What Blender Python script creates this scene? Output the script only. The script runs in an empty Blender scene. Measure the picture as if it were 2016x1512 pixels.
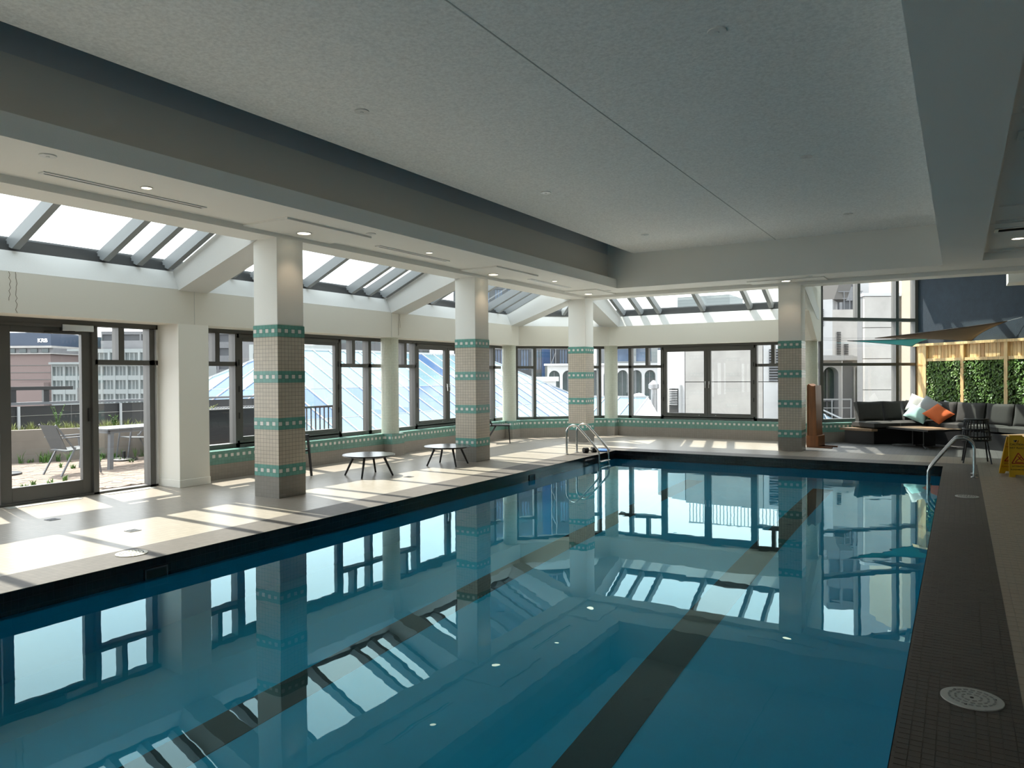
import bpy, math, random
from mathutils import Vector, Matrix
random.seed(11)
SC = bpy.context.scene
COL = SC.collection
R2 = math.sqrt(2.0)

# ------------------------------------------------------------------ camera
def cam_matrix(yaw, pitch, roll, loc):
    f = Vector((-math.sin(yaw)*math.cos(pitch), math.cos(yaw)*math.cos(pitch), math.sin(pitch)))
    r = Vector((math.cos(yaw), math.sin(yaw), 0)); u = r.cross(f)
    r2 = r*math.cos(roll) + u*math.sin(roll); u2 = -r*math.sin(roll) + u*math.cos(roll)
    m = Matrix((r2, u2, -f)).transposed().to_4x4(); m.translation = loc
    return m
cd = bpy.data.cameras.new('camera'); cam = bpy.data.objects.new('camera', cd); COL.objects.link(cam)
cd.sensor_width = 36; cd.lens = 1470/2016*36; cd.clip_end = 2000; cd.clip_start = .05
cam.matrix_world = cam_matrix(math.radians(30.954), math.radians(-.586), math.radians(-.378), (0, 0, 1.6))
SC.camera = cam

# ------------------------------------------------------------------ world, sun, exposure
SKY = 2.05; SUN = 6.0
W = bpy.data.worlds.new('sky'); SC.world = W; W.use_nodes = True
nt = W.node_tree; nt.nodes.clear()
def N(t, kind, **kw):
    n = t.nodes.new(kind)
    for k, v in kw.items():
        if k == 'ins':
            for i, x in v.items(): n.inputs[i].default_value = x
        else: setattr(n, k, v)
    return n
tc = N(nt, 'ShaderNodeTexCoord')
sep = N(nt, 'ShaderNodeSeparateXYZ'); nt.links.new(tc.outputs['Generated'], sep.inputs[0])
ramp = N(nt, 'ShaderNodeValToRGB'); nt.links.new(sep.outputs['Z'], ramp.inputs[0])
ramp.color_ramp.elements[0].position = 0.0; ramp.color_ramp.elements[0].color = (.96, .97, 1, 1)
ramp.color_ramp.elements[1].position = .9; ramp.color_ramp.elements[1].color = (.74, .85, .97, 1)
noi = N(nt, 'ShaderNodeTexNoise', ins={'Scale': 2.6, 'Detail': 6.0, 'Roughness': .55})
mp = N(nt, 'ShaderNodeMapping', ins={'Scale': (1, 1, 2.2)}); nt.links.new(tc.outputs['Generated'], mp.inputs[0]); nt.links.new(mp.outputs[0], noi.inputs[0])
cr = N(nt, 'ShaderNodeValToRGB'); cr.color_ramp.elements[0].position = .42; cr.color_ramp.elements[1].position = .68
nt.links.new(noi.outputs[0], cr.inputs[0])
mx = N(nt, 'ShaderNodeMixRGB', ins={'Color2': (1, 1, 1, 1)}); nt.links.new(cr.outputs[0], mx.inputs[0]); nt.links.new(ramp.outputs[0], mx.inputs[1])
bg = N(nt, 'ShaderNodeBackground', ins={'Strength': SKY}); nt.links.new(mx.outputs[0], bg.inputs[0])
wo = N(nt, 'ShaderNodeOutputWorld'); nt.links.new(bg.outputs[0], wo.inputs[0])

sl = bpy.data.lights.new('sun', 'SUN'); sl.energy = SUN; sl.angle = math.radians(.6); sl.color = (1, .93, .83)
so = bpy.data.objects.new('sun', sl); COL.objects.link(so); so.location = (-30, 10, 40)
so.rotation_euler = Vector((.6, -.148, -1)).to_track_quat('-Z', 'Y').to_euler()
vs = SC.view_settings
vs.view_transform = 'Standard'; vs.look = 'None'; vs.gamma = 1; vs.use_curve_mapping = False; vs.exposure = 1.04
cy = SC.cycles
cy.max_bounces = 12; cy.diffuse_bounces = 5; cy.glossy_bounces = 4; cy.transmission_bounces = 6; cy.transparent_max_bounces = 16
cy.sample_clamp_indirect = 6; cy.blur_glossy = .5
cy.use_denoising = True; cy.caustics_reflective = True

# ------------------------------------------------------------------ mesh helpers
class MB:
    def __init__(s): s.v = []; s.f = []
    def add(s, vs, fs):
        b = len(s.v); s.v += [tuple(p) for p in vs]; s.f += [tuple(i+b for i in f) for f in fs]; return s
    def box(s, x0, x1, y0, y1, z0, z1):
        return s.add([(x, y, z) for z in (z0, z1) for y in (y0, y1) for x in (x0, x1)],
                     [(0, 2, 3, 1), (4, 5, 7, 6), (0, 1, 5, 4), (2, 6, 7, 3), (0, 4, 6, 2), (1, 3, 7, 5)])
    def bar(s, p, q, w, h, up=(0, 0, 1)):
        p = Vector(p); q = Vector(q); d = (q-p).normalized(); a = d.cross(Vector(up))
        if a.length < 1e-4: a = d.cross(Vector((1, 0, 0)))
        a.normalize(); b = a.cross(d)
        vs = [c + a*(w/2*i) + b*(h/2*j) for c in (p, q) for j in (-1, 1) for i in (-1, 1)]
        return s.add(vs, [(0, 2, 3, 1), (4, 5, 7, 6), (0, 1, 5, 4), (2, 6, 7, 3), (0, 4, 6, 2), (1, 3, 7, 5)])
    def tube(s, pts, r, n=10, r2=None, cap=True):
        pts = [Vector(p) for p in pts]; m = len(pts); b0 = None; rings = []
        for i, p in enumerate(pts):
            d = (pts[min(i+1, m-1)] - pts[max(i-1, 0)]).normalized()
            if b0 is None:
                b0 = d.cross(Vector((0, 0, 1)))
                if b0.length < .05: b0 = d.cross(Vector((1, 0, 0)))
            b0 = (b0 - d*b0.dot(d)).normalized(); c = d.cross(b0)
            rr = r if r2 is None else r + (r2-r)*i/(m-1)
            rings += [p + (b0*math.cos(2*math.pi*k/n) + c*math.sin(2*math.pi*k/n))*rr for k in range(n)]
        fs = [(i*n+k, i*n+(k+1) % n, (i+1)*n+(k+1) % n, (i+1)*n+k) for i in range(m-1) for k in range(n)]
        if cap: fs += [tuple(range(n-1, -1, -1)), tuple((m-1)*n+k for k in range(n))]
        return s.add(rings, fs)
    def lathe(s, prof, n=32, c=(0, 0, 0)):
        vs = []; fs = []
        for r, z in prof:
            vs += [(c[0]+r*math.cos(2*math.pi*k/n), c[1]+r*math.sin(2*math.pi*k/n), c[2]+z) for k in range(n)]
        m = len(prof)
        fs = [(i*n+k, i*n+(k+1) % n, (i+1)*n+(k+1) % n, (i+1)*n+k) for i in range(m-1) for k in range(n)]
        fs += [tuple(range(n-1, -1, -1)), tuple((m-1)*n+k for k in range(n))]
        return s.add(vs, fs)
    def slab(s, pts, ext):
        n = len(pts); e = Vector(ext)
        vs = [Vector(p) for p in pts] + [Vector(p)+e for p in pts]
        return s.add(vs, [tuple(range(n-1, -1, -1)), tuple(range(n, 2*n))] + [(i, (i+1) % n, n+(i+1) % n, n+i) for i in range(n)])
    def quad(s, a, b, c, d): return s.add([a, b, c, d], [(0, 1, 2, 3)])
    def path(s, pts, prof, close_ends=True):
        """extrude closed profile [(offset to the outside, z)] along a plan polyline; outside is to the left of travel"""
        P = [Vector((p[0], p[1])) for p in pts]; n = len(prof); m = len(P); vs = []
        for i, p in enumerate(P):
            d0 = (P[i]-P[i-1]).normalized() if i > 0 else None
            d1 = (P[i+1]-P[i]).normalized() if i < m-1 else None
            d0 = d0 or d1; d1 = d1 or d0
            n0 = Vector((-d0.y, d0.x)); n1 = Vector((-d1.y, d1.x)); mm = (n0+n1)/(1+n0.dot(n1))
            vs += [(p.x+mm.x*o, p.y+mm.y*o, z) for o, z in prof]
        fs = [(i*n+k, (i+1)*n+k, (i+1)*n+(k+1) % n, i*n+(k+1) % n) for i in range(m-1) for k in range(n)]
        if close_ends: fs += [tuple(range(n)), tuple((m-1)*n+k for k in range(n-1, -1, -1))]
        return s.add(vs, fs)
    def mesh(s, name, mat, smooth=False):
        me = bpy.data.meshes.new(name); me.from_pydata(s.v, [], s.f); me.update()
        if mat: me.materials.append(mat)
        if smooth:
            me.polygons.foreach_set('use_smooth', [True]*len(me.polygons))
            try: me.set_sharp_from_angle(angle=math.radians(40))
            except Exception: pass
        return me
    def build(s, name, mat, parent=None, loc=None, rz=0, smooth=False, bevel=0, kind=None, label=None):
        return link(name, s.mesh(name, mat, smooth), parent, loc, rz, bevel, kind, label)
def link(name, data, parent=None, loc=None, rz=0, bevel=0, kind=None, label=None):
    o = bpy.data.objects.new(name, data); COL.objects.link(o)
    if parent: o.parent = parent
    if loc: o.location = loc
    if rz: o.rotation_euler = (0, 0, rz)
    if bevel:
        b = o.modifiers.new('bevel', 'BEVEL'); b.width = bevel; b.segments = 2; b.limit_method = 'ANGLE'
    if kind: o['kind'] = kind
    if label: o['label'] = label
    return o
def tag(o, label=None, cat=None, group=None, kind=None):
    for k, v in (('label', label), ('category', cat), ('group', group), ('kind', kind)):
        if v: o[k] = v
    return o
def thing(name, label, cat, loc=(0, 0, 0), rz=0, group=None, kind=None):
    o = bpy.data.objects.new(name, None); COL.objects.link(o); o.location = loc; o.rotation_euler = (0, 0, rz)
    return tag(o, label, cat, group, kind)
def dup(root, loc, rz=0, label=None):
    def rec(o, par):
        c = o.copy(); COL.objects.link(c); c.parent = par
        for ch in [x for x in list(COL.objects) if x.parent == o]: rec(ch, c)
        return c
    r = rec(root, None); r.location = loc; r.rotation_euler = (0, 0, rz)
    if label: r['label'] = label
    return r
def text(name, s, size, mat, parent, mtx, ext=.002, align='LEFT'):
    cu = bpy.data.curves.new(name, 'FONT'); cu.body = s; cu.size = size; cu.extrude = ext; cu.align_x = align
    t = bpy.data.objects.new(name+'_tmp', cu); COL.objects.link(t)
    dg = bpy.context.evaluated_depsgraph_get(); dg.update()
    me = bpy.data.meshes.new_from_object(t.evaluated_get(dg)); bpy.data.objects.remove(t)
    me.materials.clear(); me.materials.append(mat)
    o = link(name, me, parent); o.matrix_local = mtx
    return o

# ------------------------------------------------------------------ materials
def lin(r, g, b):
    f = lambda c: (c/255/12.92) if c/255 <= .04045 else ((c/255+.055)/1.055)**2.4
    return (f(r), f(g), f(b), 1)
def mat(name, color, rough=.6, metal=0, var=0, vscale=4, bump=0, bscale=200, spec=.5, emit=None, stretch=None, trans=0):
    m = bpy.data.materials.new(name); m.use_nodes = True; t = m.node_tree; p = t.nodes['Principled BSDF']
    c = color if len(color) == 4 else tuple(color)+(1,)
    p.inputs['Base Color'].default_value = c; p.inputs['Roughness'].default_value = rough; p.inputs['Metallic'].default_value = metal
    p.inputs['Specular IOR Level'].default_value = spec
    tcn = N(t, 'ShaderNodeTexCoord'); co = tcn.outputs['Object']
    if stretch:
        mpn = N(t, 'ShaderNodeMapping', ins={'Scale': stretch}); t.links.new(co, mpn.inputs[0]); co = mpn.outputs[0]
    if var:
        n = N(t, 'ShaderNodeTexNoise', ins={'Scale': vscale, 'Detail': 5.0, 'Roughness': .6}); t.links.new(co, n.inputs[0])
        r = N(t, 'ShaderNodeMapRange', ins={1: .3, 2: .7, 3: 1-var, 4: 1+var}); t.links.new(n.outputs[0], r.inputs[0])
        mlt = N(t, 'ShaderNodeVectorMath', operation='SCALE'); mlt.inputs[0].default_value = c[:3]
        t.links.new(r.outputs[0], mlt.inputs['Scale']); t.links.new(mlt.outputs[0], p.inputs['Base Color'])
    if bump:
        n = N(t, 'ShaderNodeTexNoise', ins={'Scale': bscale, 'Detail': 3.0}); t.links.new(co, n.inputs[0])
        b = N(t, 'ShaderNodeBump', ins={'Strength': bump, 'Distance': .004}); t.links.new(n.outputs[0], b.inputs['Height'])
        t.links.new(b.outputs[0], p.inputs['Normal'])
    if emit:
        p.inputs['Emission Color'].default_value = c; p.inputs['Emission Strength'].default_value = emit
    return m
def tile_mat(name, colA, grout, tw, th, uoff=0, voff=0, var=.05, rough=.35, white=None, wcol=None, g=.07, radius=None, bump=.35, spec=.5):
    m = bpy.data.materials.new(name); m.use_nodes = True; t = m.node_tree; p = t.nodes['Principled BSDF']; L = t.links.new
    p.inputs['Roughness'].default_value = rough; p.inputs['Specular IOR Level'].default_value = spec
    tcn = N(t, 'ShaderNodeTexCoord'); sp = N(t, 'ShaderNodeSeparateXYZ'); L(tcn.outputs['Object'], sp.inputs[0])
    sn = N(t, 'ShaderNodeSeparateXYZ'); L(tcn.outputs['Normal'], sn.inputs[0])
    def M(op, a, b=None, c=None):
        n = N(t, 'ShaderNodeMath', operation=op)
        for i, x in enumerate((a, b, c)):
            if x is None: continue
            if isinstance(x, (int, float)): n.inputs[i].default_value = x
            else: L(x, n.inputs[i])
        return n.outputs[0]
    X, Y, Z = sp.outputs; NX, NY, NZ = sn.outputs
    if radius: u = M('MULTIPLY', M('ARCTAN2', Y, X), radius); v = Z
    else:
        top = M('GREATER_THAN', M('ABSOLUTE', NZ), .5)
        uw = M('SUBTRACT', M('MULTIPLY', Y, NX), M('MULTIPLY', X, NY))
        u = M('ADD', M('MULTIPLY', top, X), M('MULTIPLY', M('SUBTRACT', 1, top), uw))
        v = M('ADD', M('MULTIPLY', top, Y), M('MULTIPLY', M('SUBTRACT', 1, top), Z))
    u = M('DIVIDE', M('ADD', u, uoff), tw); v = M('DIVIDE', M('ADD', v, voff), th)
    fu = M('FRACT', u); fv = M('FRACT', v); iu = M('FLOOR', u); iv = M('FLOOR', v)
    mask = M('MAXIMUM', M('LESS_THAN', fu, g), M('LESS_THAN', fv, g))
    cb = N(t, 'ShaderNodeCombineXYZ'); L(iu, cb.inputs[0]); L(iv, cb.inputs[1])
    wn = N(t, 'ShaderNodeTexWhiteNoise', noise_dimensions='2D'); L(cb.outputs[0], wn.inputs[0])
    sc = M('ADD', M('MULTIPLY', wn.outputs[0], 2*var), 1-var)
    base = N(t, 'ShaderNodeVectorMath', operation='SCALE'); base.inputs[0].default_value = colA[:3]; L(sc, base.inputs['Scale'])
    out = base.outputs[0]
    if white is not None:
        par = M('COMPARE', M('MODULO', M('ADD', iu, 1000), 2), 0, .1)
        row = M('COMPARE', iv, white, .1)
        w = M('MULTIPLY', par, row)
        mw = N(t, 'ShaderNodeMixRGB', ins={'Color2': wcol}); L(w, mw.inputs[0]); L(out, mw.inputs[1]); out = mw.outputs[0]
    mg = N(t, 'ShaderNodeMixRGB', ins={'Color2': grout if len(grout) == 4 else tuple(grout)+(1,)}); L(mask, mg.inputs[0]); L(out, mg.inputs[1])
    L(mg.outputs[0], p.inputs['Base Color'])
    if bump:
        b = N(t, 'ShaderNodeBump', invert=True, ins={'Strength': bump, 'Distance': .003}); L(mask, b.inputs['Height']); L(b.outputs[0], p.inputs['Normal'])
    return m
def glass_mat(name, tint=(.93, .97, .96, 1), ior=1.5):
    m = bpy.data.materials.new(name); m.use_nodes = True; t = m.node_tree; t.nodes.clear()
    tr = N(t, 'ShaderNodeBsdfTransparent', ins={0: tint}); gl = N(t, 'ShaderNodeBsdfGlossy', ins={'Roughness': 0.0, 'Color': (1, 1, 1, 1)})
    fr = N(t, 'ShaderNodeFresnel', ins={0: ior}); mi = N(t, 'ShaderNodeMixShader'); o = N(t, 'ShaderNodeOutputMaterial')
    t.links.new(fr.outputs[0], mi.inputs[0]); t.links.new(tr.outputs[0], mi.inputs[1]); t.links.new(gl.outputs[0], mi.inputs[2]); t.links.new(mi.outputs[0], o.inputs[0])
    return m

M_ceil = mat('ceiling_stucco', (.90, .90, .88), .9, bump=1.0, bscale=38, var=.13, vscale=34)
M_slot = mat('cove_slot_shade', (.46, .49, .52), .9)  # grey puts the cove slot's shade into its colour
M_plaster = mat('white_plaster', (.86, .85, .81), .8, bump=.35, bscale=90)
M_fascia = mat('cream_paint', (.66, .63, .56), .75, bump=.12, bscale=120)
M_curb = mat('curb_plaster', (.62, .615, .60), .85, bump=.4, bscale=70)
M_pier = mat('pier_paint', (.74, .72, .66), .5)
M_deck = tile_mat('beige_deck_tile', (.31, .27, .225), (.20, .175, .145), .1045, .052, rough=.34, spec=.35, g=.06, var=.06)
M_border = tile_mat('brown_border_tile', (.105, .091, .08), (.058, .05, .044), .052, .052, rough=.5, spec=.22, g=.06, var=.10)
M_lounge = tile_mat('grey_lounge_tile', (.075, .072, .07), (.035, .033, .03), .104, .26, rough=.5, g=.08, var=.08)
M_tilebeige = tile_mat('tan_column_tile', (.56, .49, .40), (.20, .18, .15), .05875, .0522, uoff=.235, g=.075, var=.05, rough=.3)
TEAL = (.13, .34, .29); WHT = (.72, .70, .66, 1)
M_band = tile_mat('teal_column_band', TEAL, (.07, .17, .15), .05875, .0522, uoff=.235, white=1, wcol=WHT, g=.06, var=.08, rough=.25)
M_plinth = tile_mat('grey_plinth_tile', (.25, .23, .20), (.17, .155, .14), .05875, .0522, uoff=.235, g=.06, var=.05, rough=.35)
M_lowwall = tile_mat('grey_wall_tile', (.30, .265, .23), (.22, .20, .175), .0575, .0522, g=.06, var=.04, rough=.35)
M_wallband = tile_mat('teal_wall_band', (.16, .31, .265), (.10, .20, .17), .0575, .0525, voff=-.24, white=2, wcol=WHT, g=.05, var=.07, rough=.25)
M_round = tile_mat('pale_mosaic', (.66, .68, .58), (.36, .37, .31), .0258, .0255, g=.12, var=.04, radius=.18, rough=.3)
M_black = tile_mat('black_pool_tile', (.008, .009, .012), (.02, .022, .025), .052, .075, g=.06, var=.3, rough=.15)
M_pool = mat('pool_paint', (.006, .45, .64), .6, var=.05, vscale=2)
M_lane = mat('lane_black', (.02, .018, .016), .5)
M_frame = mat('bronze_aluminium', (.085, .083, .078), .42, metal=.0, spec=.5)
M_rafter = mat('grey_aluminium', (.20, .21, .215), .38, spec=.5)
M_glass = glass_mat('window_glass'); M_skyglass = glass_mat('skylight_glass', (.86, .93, .91, 1))
M_steel = mat('brushed_steel', (.55, .55, .54), .22, metal=1)
M_chrome = mat('satin_metal', (.6, .6, .6), .3, metal=1)
M_blk = mat('black_metal', (.012, .012, .013), .4); M_blktop = mat('black_laminate', (.03, .03, .032), .22)
M_navy = mat('navy_stucco', (.022, .034, .050), .85, bump=1.0, bscale=60, var=.12, vscale=6)
def wood(name, c, s=(14, 14, 1.2), var=.28, rough=.55): return mat(name, c, rough, var=var, vscale=3, stretch=s)
M_pine = wood('pine_boards', (.74, .49, .22)); M_pine2 = wood('pine_boards_pale', (.80, .56, .28)); M_pine3 = wood('pine_boards_warm', (.64, .38, .16))
M_brownwood = wood('brown_wood', (.17, .058, .014), (10, 10, 1), .3, .4)
M_tabwood = wood('teak_slats', (.30, .19, .11), (2, 12, 12), .25, .5)
M_sofa = mat('charcoal_fabric', (.045, .043, .040), .95, bump=.25, bscale=350, var=.08, vscale=8)
M_white = mat('white_plastic', (.75, .75, .73), .4); M_lid = mat('grey_lid', (.50, .50, .47), .5, var=.05, vscale=20); M_lidw = mat('cream_lid', (.74, .70, .60), .4)
M_lamp = mat('warm_lamp', (1, .86, .62), .5, emit=3.2)
M_dark = mat('dark_gap', (.015, .015, .015), .8)
M_yellow = mat('yellow_plastic', (.68, .40, .012), .4); M_red = mat('red_print', (.35, .02, .01), .6); M_ink = mat('black_print', (.02, .015, .01), .6)
M_leaf = mat('ivy_leaf', (.105, .20, .030), .42, var=.6, vscale=9)
M_grass = mat('dry_grass', (.13, .15, .035), .8, var=.4, vscale=6); M_weed = mat('green_weed', (.06, .13, .02), .8, var=.4, vscale=6)
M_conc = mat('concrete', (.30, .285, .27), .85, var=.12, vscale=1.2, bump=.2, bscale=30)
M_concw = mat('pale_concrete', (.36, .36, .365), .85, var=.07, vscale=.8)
M_cream = mat('cream_concrete', (.42, .36, .28), .85, var=.10, vscale=.7)
M_concg = mat('grey_concrete', (.14, .14, .145), .85, var=.10, vscale=.8)
M_pav = mat('brick_paver', (.185, .14, .11), .85, var=.12, vscale=9)
M_soil = mat('sand_joint', (.07, .055, .04), .95)
M_planter = mat('planter_concrete', (.15, .13, .11), .9, var=.12, vscale=2)
M_fence = mat('black_fence', (.014, .015, .017), .5)
M_greymetal = mat('grey_furniture', (.11, .115, .125), .45); M_sling = mat('grey_sling', (.075, .08, .085), .8)
M_bar = mat('white_glazing_bar', (.36, .37, .38), .4)
M_pane1 = mat('pale_roof_glass', (.11, .18, .205), .12, spec=.4); M_pane2 = mat('blue_roof_glass', (.045, .09, .18), .10, spec=.4); M_pane3 = mat('sky_roof_glass', (.10, .16, .205), .12, spec=.4)
M_brick = mat('pink_brick', (.155, .115, .108), .9, var=.06, vscale=.15); M_bluepanel = mat('blue_panel', (.025, .04, .07), .5, var=.15, vscale=.1)
M_aptglass = mat('facade_glass', (.045, .06, .062), .15, var=.6, vscale=.35, spec=.5); M_aptgrey = mat('facade_frame', (.19, .205, .205), .6)
M_darkfac = mat('hazed_dark_facade', (.065, .067, .072), .8, var=.2, vscale=.3); M_bluenet = mat('blue_netting', (.012, .04, .11), .8)  # dark facade colour lightened to stand for distance haze
M_winblue = mat('hazed_blue_window', (.07, .105, .165), .15, spec=.5, var=.4, vscale=.4)  # distance haze mixed into the window colour
M_hill = mat('hill_green', (.09, .125, .09), .95, var=.3, vscale=.05)
M_city = mat('city_ground', (.10, .10, .095), .95)
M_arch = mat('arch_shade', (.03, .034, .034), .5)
M_alu = mat('aluminium_duct', (.30, .30, .31), .35, metal=.5)

# water: clear refracting surface with faint ripples
M_water = bpy.data.materials.new('pool_water'); M_water.use_nodes = True; t = M_water.node_tree; t.nodes.clear()
g_ = N(t, 'ShaderNodeBsdfGlass', ins={'Color': (.66, .95, 1, 1), 'Roughness': 0.0, 'IOR': 1.333})
nn = N(t, 'ShaderNodeTexNoise', ins={'Scale': 2.6, 'Detail': 2.0}); bb = N(t, 'ShaderNodeBump', ins={'Strength': .05, 'Distance': .012})
tcw = N(t, 'ShaderNodeTexCoord'); ow = N(t, 'ShaderNodeOutputMaterial')
t.links.new(tcw.outputs['Object'], nn.inputs[0]); t.links.new(nn.outputs[0], bb.inputs['Height']); t.links.new(bb.outputs[0], g_.inputs['Normal']); t.links.new(g_.outputs[0], ow.inputs[0])

# ================================================================== SHELL
# pool edge corners (the pool's window-side edge runs very slightly off square)
def XL(y): return -6.11 - .0152*(y-0)      # window-side pool edge
YF, XR, YN = 14.86, -.25, -6.0
BW = .54                                   # border width
# floor
fl = thing('floor', None, None, kind='structure')
b = MB()
b.slab([(-10.45, YN-1, -.3), (XL(YN-1)-BW, YN-1, -.3), (XL(YF+BW)-BW, YF+BW, -.3), (XL(YF+BW)-BW, 18.9, -.3), (-10.45, 18.9, -.3)], (0, 0, .3))
b.slab([(XL(YF+BW)-BW, YF+BW, -.3), (6, YF+BW, -.3), (6, 16.6, -.3), (-2.9, 16.6, -.3), (-2.9, 18.9, -.3), (XL(YF+BW)-BW, 18.9, -.3)], (0, 0, .3))
b.slab([(XR+BW-.03, YN-1, -.3), (6, YN-1, -.3), (6, YF+BW, -.3), (XR+BW-.03, YF+BW, -.3)], (0, 0, .3))
b.build('beige_tile_field', M_deck, fl)
MB().slab([(-2.9, 16.6, -.3), (6, 16.6, -.3), (6, 18.5, -.3), (-.6, 21.5, -.3), (-2.9, 19.0, -.3)], (0, 0, .3)).build('grey_tile_field', M_lounge, fl)
t1 = MB()
t1.slab([(XL(YN)-BW, YN, -.3), (XL(YN), YN, -.3), (XL(YF), YF, -.3), (XL(YF+BW)-BW, YF+BW, -.3)], (0, 0, .3))
t1.slab([(XL(YF), YF, -.3), (XR, YF, -.3), (XR+BW-.03, YF+BW, -.3), (XL(YF+BW)-BW, YF+BW, -.3)], (0, 0, .3))
t1.slab([(XR, YN, -.3), (XR+BW-.03, YN, -.3), (XR+BW-.03, YF+BW, -.3), (XR, YF, -.3)], (0, 0, .3))
border = t1.build('trim_1', M_border, kind='structure')
# single tiles near the camera on the border and the deck beside it
def tile_field(parent, x0, nx, y0, ny, pw, ph, matl, single_rows):
    gap = .0045
    me = MB().box(-pw/2+gap/2, pw/2-gap/2, -ph/2+gap/2, ph/2-gap/2, 0, .0022).mesh('tile', matl)
    rest = MB(); k = 0
    for j in range(ny):
        for i in range(nx):
            x = x0+(i+.5)*pw; y = y0+(j+.5)*ph; dz = random.uniform(-.0005, .0004)
            if j < single_rows: link('tile', me, parent, (x, y, dz))
            else: rest.box(x-pw/2+gap/2, x+pw/2-gap/2, y-ph/2+gap/2, y+ph/2-gap/2, -.001, .0022+dz)
    if rest.v: rest.build('tile_run', matl, parent, kind='stuff')
M_bt = mat('brown_tile_piece', (.098, .085, .075), .5, spec=.22, var=.10, vscale=7); M_dt = mat('warm_lit_beige_tile', (.37, .305, .24), .40, var=.06, vscale=7)  # beige pieces lighter and warmer than the deck, warm bounce light in the colour
tile_field(border, XR+.012, 10, 3.05, 120, .0498, .052, M_bt, 29)
tile_field(fl, XR+BW-.03, 10, 4.3, 90, .052, .1045, M_dt, 29)
# left, far and other walls
WP = [(-10.03, 7.37), (-10.03, 16.6), (-7.91, 18.72), (-2.78, 18.72), (-.7, 20.8)]
wl = thing('wall_left', None, None, kind='structure')
MB().path(WP, [(0, 0), (0, .24), (.42, .24), (.42, 0)]).build('tiled_base', M_lowwall, wl)
MB().path(WP, [(0, .24), (0, .45), (.42, .45), (.42, .24)]).build('teal_sill_band', M_wallband, wl)
MB().path([(p[0], p[1]) for p in WP], [(.42, -.3), (.42, .42), (.6, .42), (.6, -.3)]).build('outer_kerb', M_concg, wl)
FP = [(-9.78, -7.3), (-9.78, 16.68), (-8.03, 18.43), (-2.95, 18.43)]
MB().path(FP, [(0, 2.40), (0, 2.90), (.30, 2.90), (.30, 2.78), (.75, 2.78), (.75, 2.40)]).build('fascia', M_fascia, wl)
MB().path(FP, [(0, 2.901), (.12, 3.17), (.62, 3.17), (.62, 2.901)]).build('skylight_curb', M_curb, wl)
MB().path([(-10.03, -7.3), (-10.03, 2.3)], [(0, 0), (0, .24), (.42, .24), (.42, 0)]).build('tiled_base', M_lowwall, wl)
MB().path([(-10.03, -7.3), (-10.03, 2.3)], [(0, .24), (0, .45), (.42, .45), (.42, .24)]).build('teal_sill_band', M_wallband, wl)
# other closing walls behind the camera
MB().box(-11, 6.2, -7.6, -7.4, -.3, 5).build('wall_back', M_plaster, kind='structure')
MB().box(6, 6.2, -7.4, 18.3, -.3, 5.2).build('wall_right', M_plaster, kind='structure')
# lounge wall, navy, along (1,-1) from the glazed corner
VC = Vector((-.95, 21.05, 0))
def VW(s, off, z): return (VC.x + s/R2 - off/R2, VC.y - s/R2 - off/R2, z)
wf = MB().slab([VW(-.1, 0, -.3), VW(4.45, 0, -.3), VW(4.45, -.25, -.3), VW(-.35, -.25, -.3)], (0, 0, 5.6)).build('wall_far', M_navy, kind='structure')
MB().box(2.1, 6.2, 17.95, 18.2, -.3, 5.2).build('end_return', M_navy, wf)

# ceiling
ce = thing('ceiling', None, None, kind='structure')
cpf = [(-.26, 4.6), (-.26, 4.28), (-6.10, 4.28)] + [(-6.10-.22*math.sin(a*math.pi/16), 4.28+.22*(1-math.cos(a*math.pi/16))) for a in range(1, 9)] + [(-6.32, 4.6)]
MB().slab([(x, -7.4, z) for x, z in cpf], (0, 22.85, 0)).build('stucco_panel', M_ceil, ce, smooth=True)
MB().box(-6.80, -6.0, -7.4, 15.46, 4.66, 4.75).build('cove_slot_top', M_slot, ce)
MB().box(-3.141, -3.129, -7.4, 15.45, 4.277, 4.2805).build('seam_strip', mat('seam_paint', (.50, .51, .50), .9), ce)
MB().box(-8.22, -6.75, -7.4, 15.47, 3.74, 4.30).build('cove_wall', mat('cove_wall_shade', (.62, .605, .565), .85), ce)  # darker tone paints in the shade behind the ledge
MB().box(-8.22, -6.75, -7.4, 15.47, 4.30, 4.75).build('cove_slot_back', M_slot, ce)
MB().box(-7.74, -6.53, -7.4, 15.46, 3.54, 3.741).build('soffit', M_plaster, ce)
MB().box(-7.74, 6, 15.45, 16.37, 3.54, 4.75).build('far_soffit', M_plaster, ce)
MB().box(-.26, .335, -7.4, 15.451, 3.54, 4.75).build('pool_beam', M_plaster, ce)
MB().box(-8.22, -7.74, -7.4, 16.85, 3.46, 4.75).build('window_beam', M_plaster, ce)
MB().box(-7.74, 6, 16.37, 16.85, 3.46, 4.75).build('far_beam', M_plaster, ce)
MB().box(-8.22, 6.2, -7.4, 16.85, 4.75, 4.9).build('roof_slab', M_concg, ce)
p_ = MB().box(.335, 6, -7.4, 15.2, 3.70, 3.9)
for y0, y1 in ((7.2, 8.15), (12.35, 13.35)): p_.box(.335, 6, y0, y1, 3.665, 3.70)
for y in (1.0, 5.6, 7.12, 8.2, 11.2, 12.28, 13.4): p_.box(.335, 6, y, y+.045, 3.68, 3.70)
p_.box(.335, .42, -7.4, 15.2, 3.67, 3.70); p_.box(.42, 6, 15.1, 15.2, 3.66, 3.70)
p_.build('aisle_panel', M_plaster, ce)
MB().box(.335, 6, 15.2, 15.45, 3.541, 4.75).build('aisle_end', M_plaster, ce)
pd = MB()
for yc in (2.33, 7.1, 11.85, 16.0): pd.box(-7.74, -6.95, yc-.75, yc+(.75 if yc < 15 else .37), 3.515, 3.541)
pd.build('soffit_pad', M_plaster, ce)
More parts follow.
